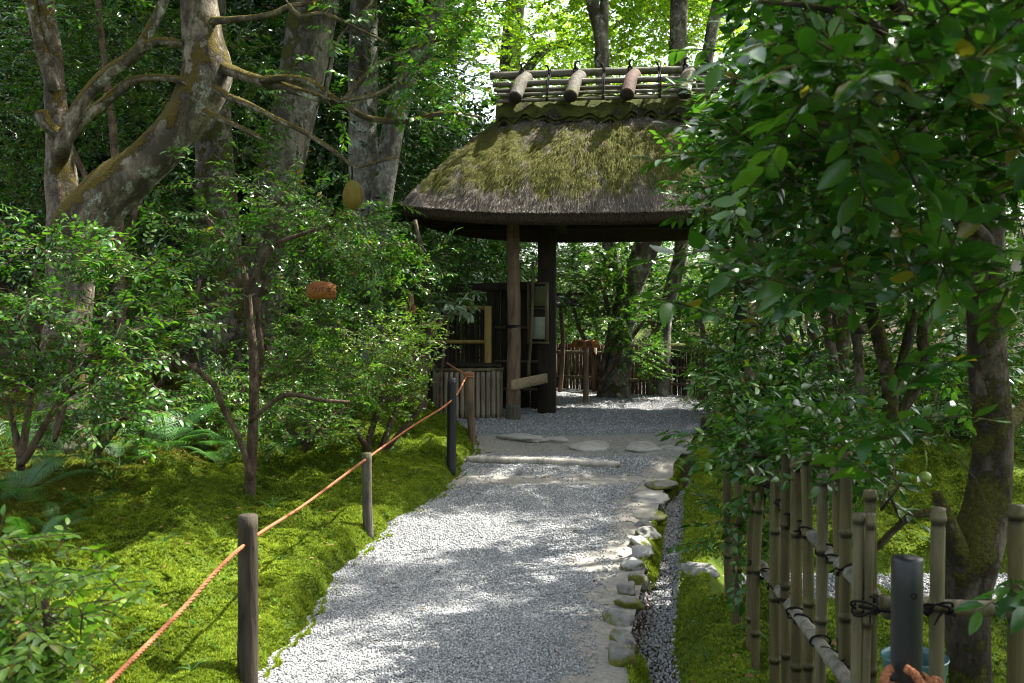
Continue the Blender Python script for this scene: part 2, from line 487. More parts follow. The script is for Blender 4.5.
def stone_mat(name, c0, c1, moss=.3):
    m, nt, out = new_mat(name)
    co = geopos(nt)
    a = noise(nt, 22, 7, .65, co, .3)
    b = noise(nt, 5, 4, .6, co)
    col = ramp(nt, math_n(nt, 'ADD', math_n(nt, 'MULTIPLY', a, .6), math_n(nt, 'MULTIPLY', b, .4)), [(.3, c0), (.7, c1)])
    if moss:
        mm = noise(nt, 9, 6, .7, co)
        g = nt.nodes.new('ShaderNodeNewGeometry'); sx = nt.nodes.new('ShaderNodeSeparateXYZ'); nt.links.new(g.outputs['Normal'], sx.inputs[0])
        f = math_n(nt, 'SUBTRACT', mm, math_n(nt, 'MULTIPLY', sx.outputs[2], .16))
        mask = ramp(nt, f, [(.52 - moss * .3, (0, 0, 0)), (.60 - moss * .3, (1, 1, 1))])
        mc = ramp(nt, noise(nt, 120, 3, .7, co), [(.3, (.05, .055, .008)), (.7, (.14, .145, .02))])
        col = mixc(nt, mask, col, mc)
    surf(nt, out, col, .85, .25, a, .9, .015)
    return m
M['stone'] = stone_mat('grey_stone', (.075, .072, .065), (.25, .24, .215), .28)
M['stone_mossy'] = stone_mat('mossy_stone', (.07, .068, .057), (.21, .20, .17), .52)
M['stone_sunlit'] = stone_mat('sunlit_stone', (.15, .143, .13), (.35, .335, .31), .12)  # lighter copy of the grey stone; sunshine on the kerb put into its colour
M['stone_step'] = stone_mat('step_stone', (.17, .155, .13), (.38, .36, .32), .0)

MOSS_STOPS = [(.0, (.018, .03, .005)), (.36, (.05, .08, .008)), (.62, (.095, .14, .012)), (1., (.16, .21, .02))]
m, nt, out = new_mat('mossy_ground')
co = geopos(nt)
a = noise(nt, 2.2, 6, .65, co); b = noise(nt, 45, 4, .7, co)
f = math_n(nt, 'ADD', math_n(nt, 'MULTIPLY', a, .65), math_n(nt, 'MULTIPLY', b, .35))
mc = ramp(nt, f, [(.32, MOSS_STOPS[0][1]), (.46, MOSS_STOPS[1][1]), (.6, MOSS_STOPS[2][1]), (.8, MOSS_STOPS[3][1])])
at = N(nt, 'ShaderNodeAttribute', attribute_name='soil')
soil = ramp(nt, b, [(.3, (.02, .014, .008)), (.7, (.07, .048, .028))])
sm = ramp(nt, math_n(nt, 'ADD', at.outputs['Fac'], math_n(nt, 'MULTIPLY', math_n(nt, 'SUBTRACT', noise(nt, 3.3, 6, .7, co), .5), 1.6)), [(.45, (0, 0, 0)), (.62, (1, 1, 1))])
surf(nt, out, mixc(nt, sm, mc, soil), .95, .1, math_n(nt, 'ADD', b, a), 1.0, .03)
M['ground'] = m
def tuft_mat(name, brown=.65):
    m, nt, out = new_mat(name)
    co = geopos(nt)
    rnd = island(nt)
    f = math_n(nt, 'ADD', math_n(nt, 'MULTIPLY', noise(nt, 2.2, 6, .65, co), .62), math_n(nt, 'MULTIPLY', rnd, .30))
    c = ramp(nt, f, [(.26, (.035, .06, .006)), (.42, (.125, .178, .010)), (.58, (.222, .285, .016)), (.75, (.33, .37, .04))])
    sa = N(nt, 'ShaderNodeAttribute', attribute_name='soil')
    bm = ramp(nt, math_n(nt, 'ADD', noise(nt, 3.1, 6, .7, co), math_n(nt, 'MULTIPLY', sa.outputs['Fac'], .35)), [(brown, (0, 0, 0)), (brown + .1, (1, 1, 1))])
    c = mixc(nt, math_n(nt, 'MULTIPLY', bm, .5), c, (.13, .085, .022))
    bs = surf(nt, out, c, .8, .15)
    tr = nt.nodes.new('ShaderNodeBsdfTranslucent'); nt.links.new(c, tr.inputs[0])
    mx = nt.nodes.new('ShaderNodeMixShader'); mx.inputs[0].default_value = .35
    nt.links.new(bs.outputs[0], mx.inputs[1]); nt.links.new(tr.outputs[0], mx.inputs[2]); nt.links.new(mx.outputs[0], out.inputs[0])
    return m
M['tuft'] = tuft_mat('moss_tuft')

m, nt, out = new_mat('cut_thatch_edge')
h = noise(nt, 60, 5, .7, objco(nt, (1, 1, .35)))
surf(nt, out, ramp(nt, h, [(.35, (.018, .013, .009)), (.65, (.065, .048, .033))]), .95, .05, h, .8, .02)
M['eave'] = m
m, nt, out = new_mat('mossy_thatch')
co = objco(nt)
rnd = island(nt)
streak = noise(nt, 3.2, 5, .6, objco(nt, (3.5, 1, 1)))
f = math_n(nt, 'ADD', math_n(nt, 'MULTIPLY', rnd, .45), math_n(nt, 'MULTIPLY', streak, .55))
straw = ramp(nt, f, [(.15, (.040, .032, .025)), (.45, (.115, .095, .076)), (.75, (.25, .215, .18))])
at = N(nt, 'ShaderNodeAttribute', attribute_name='up')
mn = noise(nt, 2.9, 8, .72, objco(nt, (1.5, 1, .75)), .3)
mk = ramp(nt, math_n(nt, 'ADD', mn, at.outputs['Fac']), [(.47, (0, 0, 0)), (.58, (1, 1, 1))])
mosc = ramp(nt, math_n(nt, 'ADD', math_n(nt, 'MULTIPLY', noise(nt, 30, 4, .7, co), .5), math_n(nt, 'MULTIPLY', rnd, .5)), [(.25, (.035, .037, .006)), (.7, (.115, .118, .015))])
h = noise(nt, 70, 5, .7, objco(nt, (1, 1, .2)))
surf(nt, out, mixc(nt, math_n(nt, 'MULTIPLY', mk, .9), straw, mosc), .95, .08, h, .9, .03)
M['thatch'] = m

# ------------------------------------------------------------------ leaves, sprays, twigs
def leaf_tpl(L, W, fold=.25, curl=.15, detail=2):
    if detail == 2:
        t = np.array([.22, .5, .78]); w = np.array([.80, 1.0, .62]) * W / 2
        V = [(0, 0, 0)]
        for a, b in zip(t, w):
            z = -curl * a * a * L
            V += [(a * L, b, z + fold * b), (a * L, 0, z), (a * L, -b, z + fold * b)]
        V.append((L, 0, -curl * L * 1.05))
        F = [(0, 2, 1), (0, 3, 2)]
        for k in (1, 4):
            F += [(k, k + 1, k + 4), (k, k + 4, k + 3), (k + 1, k + 2, k + 5), (k + 1, k + 5, k + 4)]
        F += [(7, 8, 10), (8, 9, 10)]
        return np.array(V), np.array(F)
    V = [(0, 0, 0), (.45 * L, W / 2, fold * W / 2 - curl * .2 * L), (L, 0, -curl * L), (.45 * L, -W / 2, fold * W / 2 - curl * .2 * L)]
    return np.array(V), np.array([(0, 2, 1), (0, 3, 2)])

def maple_tpl(L):
    """a five-lobed hand-shaped leaf"""
    V = [(0, 0, 0)]
    for k, a in enumerate((-100, -50, 0, 50, 100)):
        ln = L * (.6, .88, 1, .88, .6)[k]
        V.append((ln * math.cos(R(a)), ln * math.sin(R(a)), -.12 * ln))
        if k < 4:
            V.append((.36 * L * math.cos(R(a + 25)), .36 * L * math.sin(R(a + 25)), .02 * L))
    F = [(0, i, i + 1) for i in range(1, 9)]
    return np.array(V), np.array(F)

def frames(f, up):
    f = nrm(f); s = nrm(np.cross(up, f)); u = np.cross(f, s)
    return np.stack([f, s, u], -1)           # columns

def inst(tpl, pos, Rm, sc):
    V, F = tpl
    out = np.einsum('nij,vj->nvi', Rm, V) * np.asarray(sc)[:, None, None] + pos[:, None, :]
    n, k = len(pos), len(V)
    FF = F[None] + (np.arange(n) * k)[:, None, None]
    return out.reshape(-1, 3), FF.reshape(-1, 3)

def make_sprays(leaves, nleaf, twigL, variants, seed, spread=55, tilt=.35, whorl=False, sub=False):
    """short twigs with their leaves, pointing along +x, upper side +z"""
    rs = np.random.default_rng(seed); res = []
    if not isinstance(leaves, list): leaves = [leaves]
    for vi in range(variants):
        leaf = leaves[vi % len(leaves)]
        gl, gt = Geo(), Geo()
        k = 4
        xs = np.linspace(0, twigL, k)
        tw = np.stack([xs, np.cumsum(rs.normal(size=k)) * twigL * .05, -rs.uniform(0, .12) * xs ** 2 / twigL], -1)
        tube(gt, tw, np.linspace(.0028, .0012, k) * (1 + twigL), 3, cap=False)
        pos, fw, up, sc = [], [], [], []
        for i in range(nleaf):
            t = (i + .6) / nleaf
            if whorl: t = 1 - .25 * rs.uniform() ** 1.5
            p = np.array([np.interp(t * twigL, xs, tw[:, j]) for j in range(3)])
            side = 1 if i % 2 else -1
            a = R(spread) * side * rs.uniform(.6, 1.25) * (1 - .75 * (i == nleaf - 1))
            if whorl: a = rs.uniform(-2.3, 2.3)
            d = np.array([math.cos(a), math.sin(a), rs.normal() * .28 - .05])
            pos.append(p + d * .006); fw.append(d)
            up.append(np.array([rs.normal() * tilt, rs.normal() * tilt, 1]))
            sc.append(rs.uniform(.65, 1.12))
        V, F = inst(leaf, np.array(pos), frames(np.array(fw), np.array(up)), np.array(sc))
        gl.add(V, F)
        res.append(((np.concatenate(gl.v), np.concatenate(gl.f)), (np.concatenate(gt.v), np.concatenate(gt.f))))
    return res

SPR = {
    'camellia_near': make_sprays([leaf_tpl(.085, .040, .3, .2), leaf_tpl(.075, .037, .15, .35), leaf_tpl(.092, .037, .4, .1), leaf_tpl(.07, .038, .05, -.1)], 10, .20, 9, 1, 58, .45),
    'camellia': make_sprays([leaf_tpl(.075, .034, .3, .2), leaf_tpl(.065, .033, .15, .35), leaf_tpl(.08, .03, .4, .1)], 12, .24, 9, 2, 58, .45),
    'camellia_far': make_sprays(leaf_tpl(.085, .042, .3, .15, 1), 11, .26, 6, 3, 58, .5),
    'shrub_near': make_sprays(leaf_tpl(.05, .022, .25, .2), 10, .15, 7, 4, 55, .35),
    'shrub': make_sprays([leaf_tpl(.047, .020, .25, .18), leaf_tpl(.04, .019, .1, .35), leaf_tpl(.052, .018, .4, .05)], 13, .19, 9, 5, 55, .35),
    'shrub_small': make_sprays(leaf_tpl(.034, .015, .2, .1, 1), 14, .15, 8, 6, 60, .5),
    'whorl': make_sprays(leaf_tpl(.115, .034, .2, .25), 9, .10, 4, 7, 60, .3, whorl=True),
    'dark': make_sprays(leaf_tpl(.075, .032, .2, .1, 1), 13, .34, 8, 8, 58, .5),
    'maple': make_sprays(maple_tpl(.05), 16, .42, 8, 9, 65, .3),
    'maple_far': make_sprays(leaf_tpl(.065, .06, .1, .1, 1), 18, .5, 8, 10, 65, .35),
    'canopy': make_sprays(leaf_tpl(.12, .08, .1, .1, 1), 14, .6, 6, 12, 65, .45),
}

SPRAY_REACH = {'canopy': .42, 'maple_far': .3, 'dark': .2, 'maple': .22, 'camellia': .12, 'camellia_near': .1, 'camellia_far': .14}
def hole_mask(p, extra=0.):
    keep = np.ones(len(p), bool)
    for (x, y, z, r) in HOLES:
        d = p - np.array([x, y, z])
        s = d @ SUND
        perp = d - s[:, None] * SUND
        dist = np.linalg.norm(perp, axis=1)
        keep &= ~((s > .6) & (dist < r + extra))
    return keep

def put_sprays(gl, gt, kind, pos, dirs, seed=0, scale=(.8, 1.2), upj=.25, holes=True):
    rs = np.random.default_rng(seed + 500)
    pos = np.asarray(pos, float); dirs = np.asarray(dirs, float)
    if holes and HOLES and len(pos):
        k = hole_mask(pos, SPRAY_REACH.get(kind, .08)); pos, dirs = pos[k], dirs[k]
    if not len(pos): return
    v = rs.integers(0, len(SPR[kind]), len(pos))
    sc = rs.uniform(scale[0], scale[1], len(pos))
    up = np.stack([rs.normal(size=len(pos)) * upj, rs.normal(size=len(pos)) * upj, np.ones(len(pos))], -1)
    fr = frames(dirs, up)
    for k in range(len(SPR[kind])):
        i = v == k
        if not i.any(): continue
        gl.add(*inst(SPR[kind][k][0], pos[i], fr[i], sc[i]))
        if gt is not None: gt.add(*inst(SPR[kind][k][1], pos[i], fr[i], sc[i]))

def clump_points(clumps, seed):
    """clumps: (px, py, Y, half width px, half height px, half depth m, count)"""
    rs = np.random.default_rng(seed + 900); pts, out = [], []
    for (px, py, Y, hw, hh, dd, n) in clumps:
        c = P(px, py, Y); k = Y / FPX
        u = nrm(rs.normal(size=(n, 3))) * rs.uniform(0, 1, (n, 1)) ** .45
        q = c + u * np.array([hw * k, dd, hh * k])
        pts.append(q); out.append(u * np.array([1, 1, .5]))
    return np.concatenate(pts), np.concatenate(out)

def layered_points(centers, rad, n, seed, flat=.3):
    """foliage in flattened pads round the given centres"""
    rs = np.random.default_rng(seed + 70)
    c = np.asarray(centers)[rs.integers(0, len(centers), n)]
    u = nrm(rs.normal(size=(n, 3))) * rs.uniform(0, 1, (n, 1)) ** .5
    r = np.broadcast_to(np.asarray(rad, float), (n,))[:, None] if np.ndim(rad) == 0 else np.asarray(rad)
    return c + u * r * np.array([1, 1, flat]), u

def ellipsoid_centers(c, r, n, seed, shell=.35):
    rs = np.random.default_rng(seed + 33)
    u = nrm(rs.normal(size=(n, 3))) * (shell + (1 - shell) * rs.uniform(0, 1, (n, 1)) ** .5)
    return np.asarray(c) + u * np.asarray(r)

def connect(geo, nodes, nrad, tips, seed, r0=.012, r1=.0022, wig=.10, sides=4, sag=.08, reach=9):
    """thin branches from the stems to each of the tips"""
    rs = np.random.default_rng(seed + 40)
    nodes = np.array(nodes, float); nrad = np.array(nrad, float)
    d0 = np.min(np.linalg.norm(tips[:, None, :] - nodes[None, :, :], axis=2), axis=1)
    dirs = np.zeros_like(tips)
    for i in np.argsort(d0):
        t = tips[i]
        d = np.linalg.norm(nodes - t, axis=1) + .25 * np.maximum(0, nodes[:, 2] - t[2])
        j = int(np.argmin(d)); p = nodes[j]; L = np.linalg.norm(t - p)
        if L < 1e-3: dirs[i] = (0, 0, 1); continue
        k = max(3, min(7, int(L / .09) + 2))
        s = np.linspace(0, 1, k)[:, None]
        q = p + (t - p) * s + np.array([0, 0, 1]) * (np.sin(s * math.pi) * L * rs.uniform(-.04, sag)) + rs.normal(size=(k, 3)) * L * wig * np.sin(s * math.pi) * .5
        ra = min(nrad[j] * .75, r1 + (r0 - r1) * min(1, L / 1.2)); rr = np.linspace(ra, max(r1, ra * .4), k)
        tube(geo, q, rr, sides, cap=False)
        nodes = np.vstack([nodes, q[1:]]); nrad = np.concatenate([nrad, rr[1:]])
        dirs[i] = q[-1] - q[-2]
    return nrm(dirs)

def plant(name, label, cat, base, stems, tips, leafm, spray, seed, group=None, trunkm='twig', per=1, r0=.012, scale=(.8, 1.2), bump=.12, sides=9,
          spread=.0, upj=.25, part=('stem', 'foliage'), lift=.15, outward=None, connect_n=None, sides_thin=4, extra=None):
    """base: ground point; stems: [(points, radii)]; tips: where the sprays of leaves sit"""
    root = thing(name, label, cat, base, group)
    gs, gl = Geo(), Geo()
    nodes, nr = [], []
    for k, (pp, rr) in enumerate(stems):
        pp = np.asarray(pp, float); rr = np.asarray(rr, float)
        if k:
            al = np.concatenate(nodes); j = int(np.argmin(np.linalg.norm(al - pp[0], axis=1)))
            if np.linalg.norm(al[j] - pp[0]) > .6 * rr[0]: pp = np.vstack([al[j], pp]); rr = np.concatenate([[rr[0]], rr])
        p, r = limb(gs, pp, rr, .07 if max(rr) < .2 else .1, sides if max(rr) > .02 else 6, bump, seed + k)
        nodes.append(p[1 if k else 0:]); nr.append(r[1 if k else 0:])
    nodes = np.concatenate(nodes); nr = np.concatenate(nr)
    if len(tips):
        if HOLES and name != 'pale_shrub': tips = tips[hole_mask(tips, SPRAY_REACH.get(spray, .08))]
        rs = np.random.default_rng(seed + 60)
        if connect_n and connect_n < len(tips):
            idx = rs.permutation(len(tips)); a = tips[idx[:connect_n]]; b = tips[idx[connect_n:]]
            d = connect(gs, nodes, nr, a, seed, r0, sides=sides_thin)
            near = np.argmin(np.linalg.norm(b[:, None, :] - a[None, :, :], axis=2), axis=1)
            db = nrm(nrm(b - a[near] + 1e-6) * .8 + d[near] * .5)
            tips = np.vstack([a, b]); d = np.vstack([d, db])
        else:
            d = connect(gs, nodes, nr, tips, seed, r0, sides=sides_thin)
        d[:, 2] *= .45
        if outward is not None: d = d + outward
        d = d + rs.normal(size=d.shape) * .35; d[:, 2] += lift * .3
        d = nrm(d)
        pos = np.repeat(tips, per, 0); dd = np.repeat(d, per, 0)
        if per > 1:
            dd = nrm(dd + rs.normal(size=dd.shape) * np.array([.7, .7, .3])); pos = pos + rs.normal(size=pos.shape) * spread
        gt = Geo()
        put_sprays(gl, gt, spray, pos, dd, seed, scale, upj, holes=False)
        gs.v += gt.v; gs.at += gt.at
        gs.f += [f + gs.n for f in gt.f]; gs.n += gt.n
    if extra: extra(gs)
    gs.build(part[0], M[trunkm], root, True, base)
    if gl.v: gl.build(part[1], M[leafm], root, spray not in ('x',), base)
    return root

# ---- places the sun reaches through the canopy
def spot(px, py, r): 
    g = G(px, py); HOLES.append((g[0], g[1], g[2], r))
spot(455, 528, .30); spot(505, 545, .18); spot(415, 545, .2)
spot(605, 562, .22); spot(570, 575, .16); spot(640, 568, .12); spot(695, 568, .14)
spot(530, 467, .1); spot(590, 450, .12); spot(430, 440, .25); spot(400, 425, .2); spot(330, 520, .18); spot(280, 575, .2); spot(235, 560, .2)
for q, r in ((P(205, 40, 7.4), .30), (P(215, 90, 7.4), .25), (P(528, 140, 10.8), .3), (P(450, 190, 10.8), .25), (P(600, 150, 10.8), .2), (P(960, 590, 5.4), .25), (P(1010, 590, 5.4), .2)):
    HOLES.append((*q, r))
for q, r in ((P(750, 60, 4.8), .3), (P(715, 110, 5), .3), (P(800, 120, 3), .15), (P(605, 290, 13.0), .7), (P(640, 340, 12.9), .5), (P(665, 360, 13.2), .4), (P(590, 360, 14), .5), (P(700, 330, 11.8), .4), (P(650, 250, 15.5), .8)):
    HOLES.append((*q, r))

# ------------------------------------------------------------------ ground, path, gravel, moss
def axis(a, b, step, lo, hi, grow=1.22):
    c = list(np.arange(a, b, step)); s = step
    while c[-1] < hi: s *= grow; c.append(c[-1] + s)
    s = step; c = c[::-1]
    while c[-1] > lo: s *= grow; c.append(c[-1] - s)
    return np.array(c[::-1])
ax_x = axis(-4.4, 3.2, .03, -120, 120); ax_y = axis(2.6, 10.8, .033, -40, 160)
GX, GY = np.meshgrid(ax_x, ax_y, indexing='xy')
GZ = H(GX, GY)
soil = sstep(1.6, 4.0, xl(GY) - GX) * .7 + .5 * sstep(10.5, 12, GY) + .45 * sstep(5, 8, GX)
fdm = 1 - sstep(8.3, 9.2, GY)
soil = np.where((GX > xr(GY) - .05) & (GX < ditch_r(GY) + .02) & (GY < 9), 1.4, soil)
g = Geo(); g.add(np.stack([GX, GY, GZ], -1).reshape(-1, 3), grid_faces(len(ax_y), len(ax_x)), soil.ravel())
gr = g.build('ground', M['ground'], None, True, attr='soil')
tag(gr, 'mossy sloping garden ground under the trees on both sides of the path', 'ground', kind='structure')

# the path sheet
ys = np.concatenate([np.arange(.5, 11.2, .04), np.arange(11.2, 16, .08)])
us = np.linspace(0, 1, 50)
a0, a1 = xl(ys)[:, None], (xr(ys) + .02 + .085 * (1 - sstep(8.6, 9.2, ys)))[:, None]
PX = a0 - .05 + (a1 - a0 + .05) * us[None, :]
PY = ys[:, None] + 0 * PX
PZs = pz(PY) + .006 * wob(PX, PY, .3, (0, 10))
def dirtness(X, Y):
    d = .95 * (1 - sstep(.05, .36, xr(Y) - X)) * (1 - sstep(9, 10.5, Y))
    d = np.maximum(d, 1.0 * sstep(9.35, 9.5, Y) * (1 - sstep(10.1, 10.35, Y)) * (1 - .25 * sstep(1.2, 1.7, X)) + .95 * np.exp(-((Y - 8.62) / .24) ** 2))
    d = np.maximum(d, .75 * np.exp(-((X - .55) ** 2 / .09 + (Y - 6.1) ** 2 / .25)))
    return d
g = Geo(); g.add(np.stack([PX, PY, PZs], -1).reshape(-1, 3), grid_faces(len(ys), 50), dirtness(PX, PY).ravel())
tag(g.build('path', M['gravel_sheet'], None, True, attr='dirt'), 'grey gravel path leading up to the thatched gate', 'path', kind='structure')
# side path on the right
sy = np.linspace(SIDE0 + .02, SIDE1 - .02, 18); sx = np.linspace(0, 1, 60)
x0 = ditch_r(sy)[:, None] + .22
QX = x0 + (7 - x0) * sx[None, :] ** 1.5; QY = sy[:, None] + .12 * np.sin(QX * 1.3) * 0 + 0 * QX
g = Geo(); g.add(np.stack([QX, QY, H(QX, QY) * 0 + pz(QY) + .01 + .005 * wob(QX, QY, .3)], -1).reshape(-1, 3), grid_faces(18, 60))
tag(g.build('side_path', M['gravel_sheet'], None, True, attr='dirt'), 'narrow gravel strip crossing the moss behind the bamboo fence', 'path', kind='structure')

# loose gravel
def stone_tpl(seed):
    rs = np.random.default_rng(seed)
    V = np.array([(0, 0, 1), (1, 0, 0), (.3, .95, 0), (-.8, .6, 0), (-.8, -.6, 0), (.3, -.95, 0), (0, 0, -1)], float)
    V = V * rs.uniform(.7, 1.2, V.shape) * np.array([1, .8, .62])
    F = np.array([(0, i, i % 5 + 1) for i in range(1, 6)] + [(6, i % 5 + 1, i) for i in range(1, 6)])
    return V, F
ST = [stone_tpl(i) for i in range(6)]
def rand_rot(rs, n):
    q = nrm(rs.normal(size=(n, 4)))
    w, x, y, z = q.T
    return np.stack([np.stack([1 - 2 * (y * y + z * z), 2 * (x * y - z * w), 2 * (x * z + y * w)], -1),
                     np.stack([2 * (x * y + z * w), 1 - 2 * (x * x + z * z), 2 * (y * z - x * w)], -1),
                     np.stack([2 * (x * z - y * w), 2 * (y * z + x * w), 1 - 2 * (x * x + y * y)], -1)], -2)
gs_ = Geo(); rs = np.random.default_rng(21)
def strew(n, y0, y1, xa, xb, zf, size, keep=None):
    Y = y0 + (y1 - y0) * rs.uniform(0, 1, n); X = xa(Y) + (xb(Y) - xa(Y)) * rs.uniform(0, 1, n)
    if keep is not None:
        k = rs.uniform(0, 1, n) < keep(X, Y); X, Y = X[k], Y[k]
    n = len(X); v = rs.integers(0, 6, n); pos = np.stack([X, Y, zf(X, Y)], -1); s = rs.uniform(.55, 1.3, n) * size
    Rm = rand_rot(rs, n)
    for k in range(6):
        i = v == k; gs_.add(*inst(ST[k], pos[i], Rm[i], s[i]))
gk = lambda X, Y: np.clip(1.15 - 1.25 * dirtness(X, Y) + .3 * wob(X, Y, .12), .03, 1)
pzz = lambda X, Y: pz(Y) + .006 * wob(X, Y, .3, (0, 10)) + .003
strew(62000, 3.6, 6.2, lambda Y: xl(Y) - .03, lambda Y: xr(Y) - .05, pzz, .0072, gk)
strew(42000, 6.2, 10.6, lambda Y: xl(Y) - .02, lambda Y: xr(Y) - .05, pzz, .0095, gk)
strew(14000, 10.4, 13.6, lambda Y: xl(Y) + .05, lambda Y: xr(Y), pzz, .012, None)
strew(7500, 3.4, 8.6, lambda Y: ditch_l(Y) - .02, lambda Y: ditch_r(Y) + .03, lambda X, Y: H(X, Y) + .004, .010)
strew(16000, SIDE0, SIDE1, lambda Y: ditch_r(Y) + .2, lambda Y: Y * 0 + 5, lambda X, Y: pz(Y) + .014, .010)
tag(gs_.build('gravel', M['gravel_stone']), 'loose grey gravel strewn over the path and the ditch', 'gravel', kind='stuff')

# moss: small upright rosettes over the banks
def tuft_tpl(seed, L=.016):
    rs = np.random.default_rng(seed); V, F = [], []
    for k in range(5):
        a = k * 1.257 + rs.uniform(-.4, .4); el = rs.uniform(.5, 1.15); l = L * rs.uniform(.7, 1.2)
        d = np.array([math.cos(a) * math.cos(el), math.sin(a) * math.cos(el), math.sin(el)]); s = np.array([-math.sin(a), math.cos(a), 0]) * L * .24
        b = len(V); V += [d * l * .0 - s, d * l * .0 + s, d * l]; F.append((b, b + 1, b + 2))
    return np.array(V), np.array(F)
TU = [tuft_tpl(i) for i in range(6)]
def moss_mesh(n, y0, y1, xa, xb, sizes, keep=None):
    g = Geo()
    Y = y0 + (y1 - y0) * rs.uniform(0, 1, n) ** 1.15; X = xa(Y) + (xb(Y) - xa(Y)) * rs.uniform(0, 1, n)
    if keep is not None:
        k = rs.uniform(0, 1, len(X)) < keep(X, Y); X, Y = X[k], Y[k]
    pos = np.stack([X, Y, np.where((X > xl(Y)) & (X < xr(Y)), pz(Y), H(X, Y)) - .002], -1); v = rs.integers(0, 6, len(X))
    s = rs.uniform(sizes[0], sizes[1], len(X)) * (.75 + .09 * Y)
    th = rs.uniform(0, 6.28, len(X)); Rm = np.zeros((len(X), 3, 3)); Rm[:, 0, 0] = np.cos(th); Rm[:, 0, 1] = -np.sin(th); Rm[:, 1, 0] = np.sin(th); Rm[:, 1, 1] = np.cos(th); Rm[:, 2, 2] = 1
    tl = rs.normal(size=(len(X), 3)) * .25; Rm[:, 0, 2] = tl[:, 0]; Rm[:, 1, 2] = tl[:, 1]
    for k in range(6):
        i = v == k; g.add(*inst(TU[k], pos[i], Rm[i], s[i]), np.repeat(sstep(.9, 2.4, xl(pos[i][:, 1]) - pos[i][:, 0]), len(TU[k][0])))
    return g
tag(moss_mesh(300000, 3.2, 11, lambda Y: np.maximum(xl(Y) - 4.2, -.62 * Y), lambda Y: xl(Y) + .035 * np.abs(np.sin(Y * 17) * np.sin(Y * 7.7)), (.45, 1.1), lambda X, Y: np.clip(.97 - .25 * sstep(1.5, 4, xl(Y) - X) + .25 * wob(X, Y, .35, (2, 14)), .1, 1)).build('moss', M['tuft'], attr='soil'),
    'bright green moss carpeting the bank along the rope', 'moss', kind='stuff')
tag(moss_mesh(170000, 2.6, 10.5, lambda Y: ditch_r(Y) + .01, lambda Y: np.minimum(ditch_r(Y) + 2.2 + .35 * Y, 5.5), (.5, 1.15), lambda X, Y: np.where((Y > SIDE0 - .05) & (Y < SIDE1 + .05) & (X > ditch_r(Y) + .2), 0, .95)).build('moss', M['tuft'], attr='soil'),
    'dark green moss mound between the ditch and the bamboo fence', 'moss', kind='stuff')

gk_ = Geo(); n = 15000
Y = rs.uniform(3.6, 9.2, n); X = xr(Y) + .085 + .085 * rs.uniform(0, 1, n) ** .6; k = wob(X * .3, Y, .45, (3, 15)) + .35 * rs.normal(size=n) > .25; X, Y = X[k], Y[k]
pos = np.stack([X, Y, pz(Y) - .10 * sstep(xr(Y) + .06, xr(Y) + .17, X) + .02], -1); th = rs.uniform(0, 6.28, len(X))
Rm = np.stack([rz(t) for t in th])
for k in range(6):
    i = np.arange(len(X)) % 6 == k; gk_.add(*inst(TU[k], pos[i], Rm[i], rs.uniform(1.1, 2., i.sum())))
tag(gk_.build('kerb_moss', M['tuft'], attr='soil'), 'moss growing between the edging stones of the ditch', 'moss', kind='stuff')
# stones
def stone(name, label, cat, c, size, m, group=None, seed=0, flat=1., rot=0):
    rs = np.random.default_rng(seed + 5)
    n, k = 17, 26
    th = np.linspace(0, math.pi, n)[:, None]; ph = np.arange(k)[None, :] * 2 * math.pi / k
    d = np.stack([np.sin(th) * np.cos(ph), np.sin(th) * np.sin(ph), np.cos(th) + 0 * ph], -1)
    r = 1.0
    for q in range(7):
        v = rs.normal(size=3) * (1.4 + q * .5); r = r + .075 * np.sin(d @ v + rs.uniform(0, 6.28))
    for q in range(6):                       # flat broken faces
        v = nrm(rs.normal(size=3)); c0 = rs.uniform(.5, .82); dp = d @ v * r
        r = np.where(dp > c0, r * c0 / np.maximum(dp, 1e-3), r)
    V = d * np.asarray(r)[..., None] * np.asarray(size) / 2
    V = V.reshape(-1, 3)
    if flat < 1: V[:, 2] = np.minimum(V[:, 2], size[2] / 2 * flat)
    V = V @ rz(rot).T
    g = Geo(); g.add(V, grid_faces(n, k, True)[:, ::-1])
    o = g.build(name, M[m], None, True)
    o.location = c
    return tag(o, label, cat, group)
KERB = [  # px, py, size, material, label
    (609, 670, (.13, .15, .13), 'stone_mossy', 'pale mossy edging stone of the ditch kerb, at the bottom edge of the photo'),
    (611, 649, (.12, .14, .12), 'stone', 'angular grey edging stone next to the one at the bottom of the kerb'),
    (613, 631, (.13, .13, .13), 'stone', 'round speckled grey edging stone, third up from the bottom of the ditch kerb'),
    (615, 614, (.16, .13, .10), 'stone_mossy', 'wide flat mossy edging stone just below the small dark ones of the kerb'),
    (622, 600, (.12, .15, .11), 'stone', 'dark lumpy edging stone leaning into the ditch below the sunlit ones'),
    (617, 589, (.11, .12, .10), 'stone', 'small grey edging stone right under the white sunlit ones'),
    (626, 574, (.15, .14, .12), 'stone_sunlit', 'rounded white sunlit edging stone, lowest of the white ones'),
    (628, 562, (.16, .14, .12), 'stone_sunlit', 'broad white sunlit edging stone in the middle of the white ones'),
    (630, 551, (.17, .15, .12), 'stone_sunlit', 'blocky grey and white edging stone at the top of the sunlit ones'),
    (637, 540, (.17, .2, .10), 'stone', 'low grey edging stone just above the white sunlit ones'),
    (634, 530, (.13, .15, .08), 'stone', 'small flat edging stone half sunk in the dirt beside the path'),
    (641, 522, (.18, .22, .09), 'stone_mossy', 'dark mossy edging stone hanging over the upper ditch'),
    (640, 504, (.34, .3, .09), 'stone_step', 'wide flat slab with pale top at the upper end of the ditch kerb'),
    (648, 491, (.26, .3, .10), 'stone_mossy', 'mossy slab beyond the wide pale one at the head of the ditch'),
]
